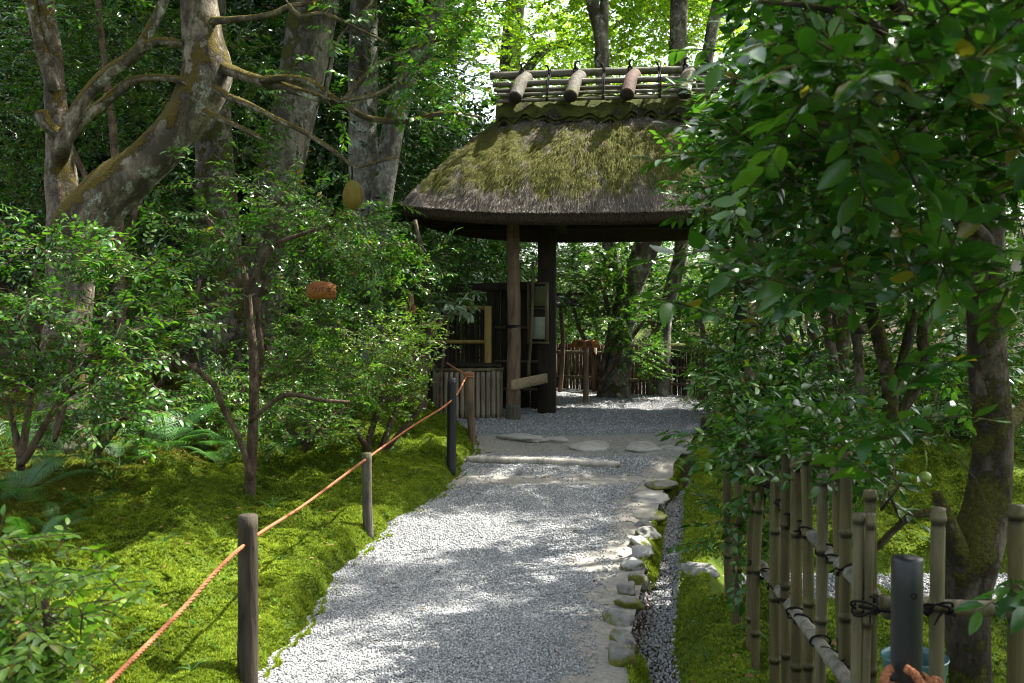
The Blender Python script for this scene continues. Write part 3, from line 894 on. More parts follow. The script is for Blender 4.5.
for k, (px, py, s, m, lab) in enumerate(KERB):
    q = G(px, py); q = np.array([xr(q[1]) + .05 + (.02 if k % 2 else -.01), q[1], pz(q[1]) + s[2] * .06])
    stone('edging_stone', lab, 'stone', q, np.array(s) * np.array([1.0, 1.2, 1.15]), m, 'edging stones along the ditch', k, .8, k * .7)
for k, (px, py, s, lab) in enumerate([
    (515, 440, (.75, .24, .10), 'long low step stone nearest the bamboo box'),
    (592, 449, (.58, .30, .11), 'rounded step stone in the middle of the path below the gate'),
    (640, 449, (.42, .30, .10), 'pale step stone at the right end of the stone row'),
    (553, 443, (.34, .2, .09), 'small buried step stone between the long one and the rounded one'),
    (672, 452, (.3, .26, .10), 'flat step stone by the mossy right edge of the path')]):
    q = G(px, py); q[2] = pz(q[1]) - s[2] * .22
    stone('step_stone', lab, 'stone', q, np.array(s) * np.array([1.0, 1.6, 1.3]), 'stone_step', 'step stones across the path', 40 + k, 1., k * .3 - .3)
q = G(700, 570); q[2] = float(H(q[0], q[1])) - .005
stone('flat_stone', 'white sunlit flat stone bridging the moss behind the bamboo canes', 'stone', q, (.20, .26, .09), 'stone', None, 77, .6, .4)

# bamboo step across the path
a, b = G(466, 466), G(620, 474)
a[2] = pz(a[1]) + .03; b[2] = pz(b[1]) + .035; a[1] += .05; b[1] += .05
g = Geo(); limb(g, [a, (a + b) / 2 + np.array([0, .015, .005]), b], [.033, .036, .031], .05, 10, .04, 3)
tag(g.build('step_log', M['bamboo_grey'], None, True), 'pale log laid across the gravel path as a step riser', 'log')

# ------------------------------------------------------------------ rope fence
def stake(label, px, py, top_px, top_py, dia, m, seed, name='rope_post', hole=False, capm=None):
    b = G(px, py); b[2] -= .06
    t = P(top_px, top_py, b[1] + .0)
    g = Geo()
    mid = (b + t) / 2 + rng.normal(size=3) * .006
    p, r = spline([b, mid, t], .05, [dia * .5, dia * .49, dia * .47])
    tube(g, p, r, 14, .05 if m != 'black_post' else 0., seed)
    root = thing(name, label, 'post', b, 'posts of the rope barrier')
    g.build('shaft', M[m], root, m == 'black_post', b)
    return b, t
b1, t1 = stake('nearest wooden rope post, dark and weathered, with its foot on the gravel edge', 248, 688, 248, 515, .085, 'wood_stake', 1)
b2, t2 = stake('short pale wooden rope post with a chipped top, in the middle of the moss edge', 369, 535, 367, 453, .068, 'wood_grey', 2)
b3, t3 = stake('slim black rope post standing just in front of the bamboo box', 451, 469, 452, 378, .085, 'black_post', 3)
b4, t4 = stake('crooked brown rope post wound with rope, beside the bamboo box', 473, 444, 468, 371, .075, 'wood_post', 4)
def post_pt(px, py, b, off=-.05): 
    return P(px, py, b[1] + off)
RP = [P(60, 735, 2.4), P(108, 684, 2.95), P(178, 614, 3.5), post_pt(243, 546, b1, -.045), P(305, 504.5, 5.6), post_pt(365, 460, b2, -.035), P(410, 428, 8.0), post_pt(451, 401, b3, -.05), post_pt(466, 378, b4, -.04)]
g = Geo()
p, r = spline(RP, .012, [.0105] * len(RP))
def strands(g, p, rad, pitch=.06):
    t = nrm(np.gradient(p, axis=0)); u = nrm(np.cross(t, (0, 0, 1))); w = np.cross(t, u)
    s = np.concatenate([[0], np.cumsum(np.linalg.norm(np.diff(p, axis=0), axis=1))])
    for k in range(3):
        a = s / pitch * 2 * math.pi + k * 2.094
        tube(g, p + rad * .5 * (np.cos(a)[:, None] * u + np.sin(a)[:, None] * w), rad * .58, 6, cap=True)
strands(g, p, .0088)
for (c, dia, z) in ((b4, .085, P(467, 376, b4[1])[2]),):
    a = np.linspace(0, 6.28 * 3.2, 90)
    cx = np.interp(z, [b4[2], t4[2]], [b4[0], t4[0]])
    q = np.stack([cx + dia / 2 * np.cos(a), b4[1] + dia / 2 * np.sin(a), z - .02 + .055 * a / a[-1]], -1)
    tube(g, q, .009, 6)
p2, r2 = spline([P(466, 374, b4[1]), P(458, 370, 10.15), P(447, 363, 10.5)], .02, [.0105] * 3)
strands(g, p2, .0105)
tag(g.build('rope', M['rope'], None, True), 'orange brown rope strung from post to post along the moss', 'rope')

# ------------------------------------------------------------------ thatched gate
GC = np.array([1.02, 11.4, .43]); GA = -R(7)
gate = thing('thatched_gate', 'rustic garden gate with a mossy thatched roof and bamboo ridge over the path', 'gate', GC, None, GA)
def gloc(w):
    d = np.asarray(w, float) - GC
    return rz(-GA) @ d
# thatch
nu, ntt = 300, 44
uu = np.arange(nu) * 2 * math.pi / nu
def ring(u, t, z_extra=0):
    c, s = np.cos(u), np.sin(u)
    e = 5.5
    q = (np.abs(c) ** e + np.abs(s) ** e) ** (-1 / e)
    a = 2.19 + (1.10 - 2.19) * t + .11 * np.sin(t * math.pi); b = 1.22 + (.26 - 1.22) * t + .13 * np.sin(t * math.pi)
    corner = np.clip(np.abs(c * s) * 2, 0, 1) ** 1.5 
    edge = (np.abs(c) * q) ** 3
    z = 2.17 + (3.36 - 2.17) * t + (.15 * edge + .0 * corner) * (1 - t) ** 1.5
    return np.stack([a * c * q, b * s * q, z + 0 * c], -1)
g = Geo()
T, U = np.meshgrid(np.linspace(0, 1, ntt), uu, indexing='ij')
V = ring(U, T)
lump = .022 * wob(V[..., 0] * 2, V[..., 2] * 2 + V[..., 1], .35, (0, 14)) + .012 * wob(V[..., 0] * 6, V[..., 2] * 2 + V[..., 1] * 3, .2, (10, 30))
V[..., 2] += lump * sstep(0, .1, T)
def moss_up(t, x): return .07 * np.sin(np.clip(t, 0, 1) * math.pi) - .22 * (1 - sstep(.0, .26, t)) - .16 * sstep(.80, .97, t) + .05 - .08 * sstep(.6, 1.6, x)
rows0 = [ring(uu, np.zeros(nu)) * np.array([.985, .98, 1]) - np.array([0, 0, .05]), ring(uu, np.zeros(nu)) * np.array([.94, .92, 1]) - np.array([0, 0, .09]), ring(uu, np.zeros(nu)) * np.array([.55, .5, 1]) + np.array([0, 0, .22])]
g.add(V.reshape(-1, 3), grid_faces(ntt, nu, True), moss_up(T, V[..., 0]).ravel())
e0 = ring(uu, np.zeros(nu)); rag = (.008 * wob(uu * 9, uu * 0, .3, (0, 9)))[:, None]
eave_rows = np.stack([e0 * np.array([.55, .5, 1]) + np.array([0, 0, .22]), e0 * np.array([.93, .90, 1]) - np.array([0, 0, .115]), e0 * np.array([.972, .955, 1]) - np.array([0, 0, .125]) + rag * np.array([1, 1, 0]), e0 * np.array([.988, .982, 1]) - np.array([0, 0, .06]) + rag * np.array([1, 1, 0]), e0 * np.array([.996, .994, 1]) - np.array([0, 0, .004])])
ge = Geo(); ge.add(eave_rows.reshape(-1, 3), grid_faces(5, nu, True))
ge.build('eave', M['eave'], gate, True)
# loose straws lying down the slope
def straws(n, t0, t1, L, w, seed, hang=0.):
    rs = np.random.default_rng(seed)
    t = rs.uniform(t0, t1, n); u = rs.uniform(0, 2 * math.pi, n)
    # spread evenly along the rim
    a = np.interp(rs.uniform(0, 1, n), np.concatenate([[0], np.cumsum(np.linalg.norm(np.diff(ring(uu, np.zeros(nu)), axis=0), axis=1))]) / np.sum(np.linalg.norm(np.diff(ring(uu, np.zeros(nu)), axis=0), axis=1)), uu)
    p = ring(a, t); q = ring(a, np.clip(t - .05, -.02, 1))
    d = nrm(q - p) + rs.normal(size=(n, 3)) * .06
    nr_ = nrm(np.cross(ring(a + .01, t) - p, p - q)); nr_ = nr_ * np.sign(nr_[:, 2:3] + 1e-6)
    l = L * rs.uniform(.5, 1.3, n)[:, None]; s = nrm(np.cross(d, nr_)) * w
    lu = .022 * wob(p[:, 0] * 2, p[:, 2] * 2 + p[:, 1], .35, (0, 14)) + .012 * wob(p[:, 0] * 6, p[:, 2] * 2 + p[:, 1] * 3, .2, (10, 30))
    p = p + np.array([0, 0, 1]) * (lu * sstep(0, .1, t))[:, None] + nr_ * rs.uniform(-.004, .012, n)[:, None]
    e = p + nrm(d) * l + nr_ * rs.uniform(-.002, .010, n)[:, None] - np.array([0, 0, hang]) * l
    VV = np.stack([p - s, p + s, e + s * .4, e - s * .4], 1)
    F = np.array([(0, 1, 2), (0, 2, 3)])[None] + (np.arange(n) * 4)[:, None, None]
    g.add(VV.reshape(-1, 3), F.reshape(-1, 3), np.repeat(moss_up(t, p[:, 0]), 4))
straws(46000, .025, .98, .05, .004, 3)
straws(6000, .0, .02, .018, .004, 4, .0)
g.build('thatch_roof', M['thatch'], gate, False, None, attr='up')
# ridge: bark saddle, poles, cross billets, ties
ridge_root = None
g = Geo()
xs = np.linspace(-1.16, 1.30, 60); aa = np.linspace(-1, 1, 15)
VV = []
for x in xs:
    for a_ in aa:
        fl = 1 + (.07 * np.sin(x * 9.) + .06 * np.sin(x * 23. + 1)) * (abs(a_) > .6) 
        VV.append((x, a_ * .40 * fl, 3.635 - .27 * abs(a_) ** 1.5 - .05 * (abs(a_) ** 6) * (1 + .5 * np.sin(x * 10.2) + .6 * np.sin(x * 27. + 2)) + .012 * math.sin(x * 31 + a_ * 9)))
VV = np.array(VV)
g.add(VV, grid_faces(60, 15)); g.add(VV - np.array([0, 0, .05]), grid_faces(60, 15)[:, ::-1])
ridge = g.build('ridge', bark_mat('ridge_bark', (.022, .018, .012), (.075, .06, .042), .2, (.075, .085, .014), 0, 18), gate, True)
def rod(name, pts, r, m, parent, n=10, nodes=0, bump=.03, seed=0):
    g = Geo(); p, rr = spline(pts, .05, [r] * len(pts))
    if nodes:
        s = np.linspace(0, 1, len(p)); 
        for k in range(1, nodes + 1):
            rr = rr + r * .16 * np.exp(-((s - k / (nodes + 1)) / .008) ** 2)
    tube(g, p, rr, n, bump, seed)
    return g.build(name, M[m], parent, True)
rod('ridge_pole', [(-1.28, 0, 3.885), (0, 0, 3.895), (1.40, .0, 3.885)], .043, 'bamboo_ridge', ridge, 12, 7)
for s in (-1, 1):
    rod('bamboo_pole', [(-1.22, s * .21, 3.735), (0, s * .21, 3.745), (1.36, s * .21, 3.735)], .033, 'bamboo_ridge', ridge, 10, 7, seed=2)
    for q, (yy, zz, r_) in enumerate(((.27, 3.655, .018), (.31, 3.59, .02), (.345, 3.515, .02))):
        rod('bamboo_pole', [(-1.20 + .02 * q, s * yy, zz), (0, s * yy, zz + .005), (1.34 - .02 * q, s * yy, zz)], r_, 'bamboo_ridge', ridge, 8, 5, seed=3 + q)
for k, bx_ in enumerate((-.905, -.29, .325, .94)):
    for s in (-1, 1):
        g = Geo(); p, rr = spline([(bx_ + .05, s * .04, 3.84), (bx_ - .0 , s * .26, 3.715), (bx_ - .035, s * .47, 3.52)], .03, [.074, .078, .076])
        tube(g, p, rr, 18, .03, k + 7)
        cb = g.build('cross_billet', M['red_log'] if (k == 2 and s < 0) else M['wood_grey'], ridge, True)
        g = Geo(); dd = nrm(p[-1] - p[-2]); tube(g, [p[-1] + dd * .004, p[-1] + dd * .010], [.068, .064], 16); g.build('end_face', M['wood_dark'], cb, False)
for bx_ in (-.905, -.29, .325, .94):
    g = Geo()
    for off in (-.02, .02):
        a_ = np.linspace(0, 6.28, 20)
        tube(g, np.stack([bx_ + off + 0 * a_, .062 * np.cos(a_), 3.885 + .062 * np.sin(a_)], -1), .009, 5)
        g2 = Geo(); tube(g2, np.stack([bx_ + off + 0 * a_, -.21 + .045 * np.cos(a_), 3.74 + .045 * np.sin(a_)], -1), .008, 5); g2.build('cord_tie', M['cord_black'], ridge, True)
    limb(g, [(bx_, -.03, 3.93), (bx_ - .01, -.05, 3.985), (bx_ + .02, -.02, 4.02), (bx_ + .045, 0, 4.005)], [.012, .013, .01, .005], .02, 6)
    g.build('cord_tie', M['cord_black'], ridge, True)
for bx_ in (-.6, .02, .64, 1.2):
    g = Geo()
    for q in (0, .018):
        tube(g, spline([(bx_ + q, -.03, 3.935), (bx_ + q, -.07, 3.85), (bx_ + q, -.235, 3.77), (bx_ + q, -.335, 3.6), (bx_ + q, -.37, 3.50)], .03)[0], .008, 5)
    limb(g, [(bx_, -.03, 3.93), (bx_ - .02, -.04, 3.975), (bx_ - .05, -.03, 3.975)], [.01, .01, .005], .02, 6)
    g.build('cord_tie', M['cord_black'], ridge, True)
# frame timbers
def timber(name, a, b, w, h, m, parent=gate, bev=.012):
    """a squared timber from a to b (local), w across, h deep"""
    a, b = np.asarray(a, float), np.asarray(b, float); d = b - a; L = np.linalg.norm(d); f = d / L
    up = np.array([0, 0, 1.]) if abs(f[2]) < .9 else np.array([0, 1., 0])
    s = nrm(np.cross(up, f)); u = np.cross(f, s)
    g = Geo(); box(g, (0, 0, 0), (w, h, L), None, bev)
    V = g.v[0] @ np.stack([s, u, f], -1).T + (a + b) / 2
    g2 = Geo(); g2.add(V, g.f[0])
    return g2.build(name, M[m], parent)
pm = gloc(P(547, 409, 11.45)); pf = gloc(P(513, 416, 10.95))
timber('main_post', (pm[0], pm[1], -.03), (pm[0], pm[1], 2.5), .20, .20, 'wood_dark')
timber('main_post', (1.60, 0, -.03), (1.60, 0, 2.5), .20, .20, 'wood_dark')
def log_post(x, y, z1, r, seed):
    g = Geo(); p, rr = spline([(x, y, .10), (x + .012, y, z1 * .5), (x - .004, y, z1)], .06, [r, r * .97, r * .92])
    tube(g, p, rr, 16, .06, seed); o = g.build('front_post', M['wood_post'], gate, True)
    g = Geo(); p, rr = spline([(x, y, -.04), (x, y, .14)], .05, [r * 1.12, r * 1.1]); tube(g, p, rr, 16, .03, seed)
    g.build('foot', M['wood_grey'], o, True)
    g = Geo(); a_ = np.linspace(0, 6.28 * 2, 40)
    for z in (.98, ):
        tube(g, np.stack([x + (r + .004) * np.cos(a_), y + (r + .004) * np.sin(a_), z + .03 * a_ / 12], -1), .008, 5)
    g.build('cord_tie', M['cord_black'], o, True)
log_post(pf[0], pf[1], 2.15, .075, 5)
log_post(1.62, -.62, 2.15, .075, 6)
log_post(1.62, .62, 2.15, .075, 8); log_post(pm[0] - .05, .62, 2.15, .075, 9)
timber('tie_beam', (-1.9, -.75, 2.24), (1.9, -.75, 2.24), .10, .13, 'wood_dark')
timber('tie_beam', (-1.9, .75, 2.24), (1.9, .75, 2.24), .10, .13, 'wood_dark')
timber('lintel', (-1.1, 0, 2.32), (1.75, 0, 2.32), .16, .18, 'wood_dark')
for x in (pm[0] + .13, 1.48): timber('cross_beam', (x, -1.0, 2.20), (x, 1.0, 2.20), .10, .12, 'wood_dark')
for x in np.linspace(-1.7, 1.7, 9):
    timber('rafter', (x, -1.05, 2.16), (x * .8, -.1, 2.85), .05, .06, 'wood_dark')
# low rail between front post and main post, stub included
d_ = nrm(np.array([pm[0] - pf[0], pm[1] - pf[1], 0])); s_ = np.array([d_[1], -d_[0], 0])
ra = np.array([pf[0], pf[1], .36]) - d_ * .14 + s_ * .085; rb = np.array([pm[0], pm[1], .41]) - d_ * .12 + s_ * .085
timber('low_rail', ra, rb, .035, .115, 'wood_tan')
# side wall left of the posts: dark boards under a small lean-to beam
wl = gloc(P(452, 400, 11.9)); wr = gloc(P(540, 405, 11.75))
def wpt(t, z, off=0.):
    q = wl + (wr - wl) * t; n = nrm(np.array([-(wr - wl)[1], (wr - wl)[0], 0])); return np.array([q[0], q[1], z]) - n * off
nb = 9
wall_g = Geo()
ang = math.atan2(wr[1] - wl[1], wr[0] - wl[0]); LW = np.linalg.norm((wr - wl)[:2])
for k in range(4, nb):
    c = wpt((k + .5) / nb, .72); box(wall_g, c, (LW / nb - .006, .022, 1.5 + rng.uniform(-.01, .01)), rz(ang), .004)
wall = wall_g.build('side_wall', M['wood_dark'], gate)
for z in (.25, .58, .98): 
    timber('batten', wpt(.42, z, .03), wpt(1.0, z, .03), .03, .035, 'brush_far', wall)
timber('wall_beam', wpt(-.25, 1.44, .02), wpt(1.02, 1.47, .02), .16, .10, 'wood_dark')
timber('wall_post', wpt(.45, -.05, .02), wpt(.45, 1.42, .02), .09, .09, 'wood_dark')
# leaning pole by the notice
rod('leaning_pole', [gloc(P(528, 376, 11.2)), gloc(P(532, 320, 11.2)) , gloc(P(533, 262, 11.25))], .018, 'bamboo_green', gate, 8, 3)

# notice case hung between the posts
nc = P(538, 313, 11.25)
nb_ = thing('notice_case', 'narrow framed notice case with faded paper hung beside the dark gate post', 'notice', nc, None, -R(38))
g = Geo()
box(g, (0, .02, 0), (.24, .02, .60)); g.build('back_board', M['wood_dark'], nb_)
g = Geo()
for c, s in (((-.125, 0, 0), (.022, .05, .66)), ((.125, 0, 0), (.022, .05, .66)), ((0, 0, .335), (.272, .052, .024)), ((0, 0, -.335), (.272, .052, .024)), ((0, .001, .05), (.23, .03, .014))): box(g, c, s)
g.build('frame', M['bamboo_green'], nb_)
g = Geo(); box(g, (-.005, .004, -.17), (.205, .004, .25), None, .001); g.build('paper', M['paper'], nb_)
g = Geo(); box(g, (.02, .005, .19), (.17, .004, .22), None, .001); g.build('paper', M['olive_paper'], nb_)

# bamboo clad box
bq = G(467, 421); bq[1] += .16; bq[2] = pz(bq[1]) - .01
bb = thing('bamboo_box', 'waist high box clad in upright grey bamboo strips beside the gate post', 'box', bq, None, R(9))
g = Geo(); 
W_, D_, H_ = .70, .42, .57
for face in range(4):
    nn = 12 if face % 2 == 0 else 8; ln = W_ if face % 2 == 0 else D_
    for k in range(nn):
        u_ = (k + .5) / nn * ln - ln / 2; r_ = ln / nn * .5
        x, y = [(u_, -D_ / 2), (W_ / 2, u_), (u_, D_ / 2), (-W_ / 2, u_)][face]
        hh_ = H_ - .05 + rng.uniform(-.012, .0)
        p, rr = spline([(x, y, .0), (x + rng.normal() * .002, y, hh_ * .5), (x + rng.normal() * .002, y, hh_)], .06, [r_ * .93] * 3)
        rr = rr * (1 + .12 * (np.abs(p[:, 2] - rng.uniform(.1, .45)) < .02))
        tube(g, p, rr, 7, 0)
g.build('bamboo_cladding', M['bamboo_brown'], bb, True)
g = Geo()
for c, s in (((0, -D_ / 2, H_ - .03), (W_ + .05, .045, .035)), ((0, D_ / 2, H_ - .03), (W_ + .05, .045, .035)), ((-W_ / 2, 0, H_ - .03), (.045, D_ - .05, .034)), ((W_ / 2, 0, H_ - .03), (.045, D_ - .05, .034))): box(g, c, s)
g.build('top_frame', M['bamboo_old'], bb)
g = Geo(); 
for k in range(7): box(g, (-W_ / 2 + (k + .5) * W_ / 7, 0, H_ + .012), (W_ / 7 - .008, D_ + .1, .022))
box(g, (0, .02, H_ / 2 - .05), (W_ - .06, D_ - .1, H_ - .1)); g.build('lid', M['wood_dark'], bb)

# brushwood screen with a bamboo frame, left of the gate
f0, f1 = P(418, 395, 11.85), P(489, 395, 11.65)
def brush_fence(name, label, a, b, zb, zt, m, rails, seed, railm='bamboo_old', posts=0, rr=.022, cap=None, dens=100):
    a = np.array(a, float); b = np.array(b, float)
    root = thing(name, label, 'fence', (a[0], a[1], zb))
    rs = np.random.default_rng(seed); g = Geo(); L = np.linalg.norm((b - a)[:2]); n = int(L * dens)
    nv = nrm(np.array([-(b - a)[1], (b - a)[0], 0]))
    for k in range(n):
        t = (k + rs.uniform(0, 1)) / n; o = a + (b - a) * t; x = o + nv * rs.uniform(-.03, .03)
        z0, z1 = zb - .05, zt + rs.normal() * .012
        dx = rs.normal(size=2) * .02
        q = np.array([[x[0], x[1], z0], [x[0] + dx[0] * .5, x[1] + dx[1] * .5, (z0 + z1) / 2], [x[0] + dx[0], x[1] + dx[1], z1]])
        tube(g, q, rs.uniform(.006, .013), 4, cap=False)
    g.build('brushwood_panel', M[m], root, False, (a[0], a[1], zb))
    for (z, r_, s_) in rails:
        g = Geo(); p, q = spline([a - nv * s_ * .05 + np.array([0, 0, z - a[2]]), b - nv * s_ * .05 + np.array([0, 0, z - b[2]])], .08, [r_, r_])
        tube(g, p, q, 8, .03, seed)
        g.build('rail', M[railm], root, True, (a[0], a[1], zb))
    for k in range(posts):
        t = k / max(1, posts - 1); o = a + (b - a) * t - nv * .1
        g = Geo(); tube(g, [(o[0], o[1], zb - .1), (o[0], o[1], (zb + zt) / 2), (o[0], o[1], zt + .02)], .035, 8); g.build('fence_post', M['wood_post'], root, True, (a[0], a[1], zb))
    if cap:
        g = Geo(); p, q = spline([a + np.array([0, 0, zt + .03 - a[2]]), b + np.array([0, 0, zt + .03 - b[2]])], .08, [.06, .06]); tube(g, p, q, 8, .1, seed); g.build('cap', M[cap], root, True, (a[0], a[1], zb))
    return root
scr = brush_fence('brushwood_screen', 'dark brushwood screen in a yellow bamboo frame between the shrubs and the gate', f0, f1, .45, 1.62, 'brushwood', [(P(0, 308, 11.6)[2], .026, 1), (P(0, 342, 11.6)[2], .024, 1), (P(0, 366, 11.6)[2], .024, 1)], 4, 'bamboo_yellow', 0, dens=75)
g = Geo(); p, q = spline([P(488, 372, 11.55), P(488, 306, 11.55)], .05, [.042, .042]); tube(g, p, q, 10, .02); g.build('bamboo_upright', M['bamboo_yellow'], scr, True, (f0[0], f0[1], .45))
# fence beyond the gate
brush_fence('brushwood_fence', 'low brown brushwood fence with pale bamboo rails beyond the gate', P(548, 391, 14.6), P(655, 397, 13.25), .5, 1.15, 'brush_far', [(P(600, 353, 13.9)[2], .026, 1), (P(600, 378, 13.9)[2], .024, 1), (P(600, 394, 13.9)[2], .026, 1)], 5, 'bamboo_old', 3)
brush_fence('brushwood_fence', 'darker brushwood fence with a mossy top rail right of the slim trunk', P(652, 400, 13.4), P(735, 405, 12.9), .5, 1.10, 'brushwood', [(P(690, 368, 13.2)[2], .02, 1), (P(690, 384, 13.2)[2], .02, 1)], 6, 'brush_far', 2, cap='bark_moss')
# pale leaning stake
g = Geo(); limb(g, [P(686, 406, 12.6), P(691, 388, 12.65), P(697, 370, 12.7)], [.032, .03, .028], .05, 8, .05)
tag(g.build('prop_stake', M['bamboo_grey'], None, True), 'pale leaning prop stake at the foot of the dark fence', 'stake')

# small shingled roof on a post, past the gate
q = P(560, 393, 13.8); rt = P(566, 300, 13.6)
rb_ = thing('roofed_post', 'small shingled roof on a thin post behind the dark gate post', 'roofed post', (q[0], q[1], q[2]))
g = Geo(); limb(g, [q, (q + rt) / 2, (q[0], q[1], rt[2])], [.03, .03, .03], .1, 8, .05); g.build('pole', M['wood_post'], rb_, True, q)
g = Geo()
for s in (-1, 1):
    for k in range(4):
        box(g, (rt[0], rt[1] + s * (.05 + .07 * k), rt[2] + .05 - .035 * k), (.52, .10, .018), rx(-s * .46))
g.build('shingle_roof', M['slate'], rb_, False, q)
g = Geo(); box(g, (rt[0], rt[1], rt[2] + .085), (.54, .10, .03)); box(g, (rt[0], rt[1] - .27, rt[2] - .08), (.52, .02, .035)); g.build('ridge_board', M['wood_grey'], rb_, False, q)

# text helper
def lettering(name, body, size, m, parent, loc, rot, depth=.002):
    cu = bpy.data.curves.new(name, 'FONT'); cu.body = body; cu.size = size; cu.align_x = 'CENTER'; cu.align_y = 'CENTER'; cu.extrude = depth
    cu.resolution_u = 2
    to = bpy.data.objects.new('tmp', cu); COL.objects.link(to)
    dg = bpy.context.evaluated_depsgraph_get()
    me = bpy.data.meshes.new_from_object(to.evaluated_get(dg))
    bpy.data.objects.remove(to); bpy.data.curves.remove(cu)
    me.name = name; me.materials.clear(); me.materials.append(m)
    o = bpy.data.objects.new(name, me); COL.objects.link(o); o.parent = parent; o.location = loc; o.rotation_euler = rot
    return o
def outline_board(name, pts, th, m, parent, loc=(0, 0, 0)):
    """pts in the x-z plane, extruded along y"""
    n = len(pts); g = Geo()
    c = np.mean(pts, 0)
    fr = [(x, -th / 2, z) for x, z in pts]; bk = [(x, th / 2, z) for x, z in pts]
    V = np.array(fr + bk + [(c[0], -th / 2, c[1]), (c[0], th / 2, c[1])]) + np.asarray(loc)
    F = []
    for i in range(n):
        j = (i + 1) % n
        F += [(i, j, n + j), (i, n + j, n + i), (2 * n, j, i), (2 * n + 1, n + i, n + j)]
    g.add(V, F); return g.build(name, M[m], parent)
# way sign
sb = P(586, 399, 12.3); st_ = P(580, 345, 12.3)
sg = thing('wooden_signpost', 'orange arrow shaped wooden sign with two dark characters on a brown post', 'sign', sb)
g = Geo(); limb(g, [(0, .03, -.1), (0, .03, (st_[2] - sb[2]) * .6), (0, .03, st_[2] - sb[2] + .03)], [.036, .035, .034], .1, 9, .05); g.build('post', M['wood_post'], sg, True)
hz = st_[2] - sb[2]
w2 = .17; brd = outline_board('board', [(-.22, -.04), (-.15, .055), (.15, .05), (.16, -.045)], .025, 'orange_board', sg, (0, -.02, hz + .01))
lettering('lettering', '順 路', .085, M['ink'], brd, (-.02, -.036, hz + .01), (R(90), 0, 0))

# ------------------------------------------------------------------ bamboo fence at the right, near
fr_ = thing('bamboo_fence', 'low fence of upright bamboo canes lashed to bamboo rails with black cord', 'fence', (1.0, 2.7, .1))
fo = np.array([1.0, 2.7, .1])
RAILX = 1.0
def cane(px_top, py_top, Y, dia, m, seed, lean=0., x=None, split=False):
    t = P(px_top, py_top, Y); 
    b = np.array([t[0] + lean, t[1], float(H(t[0], t[1])) - .12])
    g = Geo(); p, rr = spline([b, (b + t) / 2 + rng.normal(size=3) * .006, t], .007, [dia / 2 * 1.06, dia / 2 * 1.04, dia / 2])
    nd = np.zeros(len(p)); z = p[:, 2]; rs = np.random.default_rng(seed); z0 = t[2] - rs.uniform(.012, .03)
    while z0 > b[2]:
        rr = rr * (1 + .20 * np.exp(-((z - z0) / .007) ** 2) - .07 * np.exp(-((z - z0 + .016) / .008) ** 2)); nd = nd + np.exp(-((z - z0 + .012) / .007) ** 2) + .35 * np.exp(-np.clip(z0 - z, 0, 9) / .05) * (z < z0); z0 -= rs.uniform(.2, .27)
    tube(g, p, rr, 14, .012, seed, a=np.concatenate([np.repeat(nd, 14), [.6, .6]]))
    return g.build('bamboo_cane', M[m], fr_, True, fo, attr='node')
CANES = [  # px, py of the top, distance, diameter, material
    (727, 462, 4.75, .040, 'bamboo_green'), (739, 458, 4.45, .042, 'bamboo_green'), (752, 452, 4.15, .036, 'bamboo_green'),
    (775, 470, 3.80, .040, 'bamboo_green'), (796, 458, 3.50, .040, 'bamboo_green'), (806, 452, 3.42, .036, 'bamboo_green'),
    (823, 474, 3.20, .036, 'bamboo_old'), (836, 466, 3.12, .036, 'bamboo_green'),
    (786, 446, 3.62, .034, 'bamboo_green'), (762, 448, 3.98, .034, 'bamboo_green'), (846, 452, 3.02, .036, 'bamboo_green'),
    (859, 513, 2.62, .030, 'bamboo_old'), (870, 490, 2.74, .034, 'bamboo_green'), (871, 513, 2.60, .022, 'bamboo_old'),
    (938, 508, 2.55, .036, 'bamboo_old'), (1016, 505, 2.5, .040, 'bamboo_green')]
for k, (px, py, Y, d, m) in enumerate(CANES): cane(px, py, Y, d, m, k, rng.normal() * .012)
def rail(pts, r, m, seed):
    g = Geo(); p, rr = spline(pts, .008, [r] * len(pts)); s = np.concatenate([[0], np.cumsum(np.linalg.norm(np.diff(p, axis=0), axis=1))])
    for z0 in np.arange(.1, s[-1], .26): rr = rr * (1 + .2 * np.exp(-((s - z0) / .007) ** 2) - .07 * np.exp(-((s - z0 + .016) / .008) ** 2))
    tube(g, p, rr, 14, .012, seed); return g.build('bamboo_rail', M[m], fr_, True, fo)
ups = [P(760, 478, 4.2), P(812, 535, 3.4), P(889, 612, 2.66)]
los = [P(757, 560, 4.2), P(803, 622, 3.4), P(872, 712, 2.68)]
rail(ups, .022, 'bamboo_dim', 1); rail(los, .022, 'bamboo_dim', 2)
rail([P(880, 603, 2.60), P(945, 607, 2.6), P(1090, 611, 2.6)], .021, 'bamboo_old', 3)
def lash(c, r, seed):
    g = Geo(); rs = np.random.default_rng(seed)
    for q in range(2):
        a = np.linspace(0, 6.28, 22); nrmv = nrm(rs.normal(size=3) * np.array([.35, .35, .2]) + np.array([0, .35, 1.])); u_ = nrm(np.cross(nrmv, (1, 0, 0))); v_ = np.cross(nrmv, u_)
        tube(g, c + r * (np.cos(a)[:, None] * u_ + np.sin(a)[:, None] * v_) + nrmv * rs.normal() * .004, .0036, 5)
    d = rs.normal(size=3) * np.array([1, .4, .3]); limb(g, [c + np.array([0, -r, 0]), c + np.array([0, -r * 1.15, -.008]) + d * .006, c + np.array([0, -r * 1.2, -.028]) + d * .012], [.0034, .003, .002], .01, 5)
    g.build('cord_lashing', M['cord_black'], fr_, True, fo)
def on(line, Y):
    L = np.array(line); return np.array([np.interp(-Y, -L[:, 1], L[:, i]) for i in range(3)])
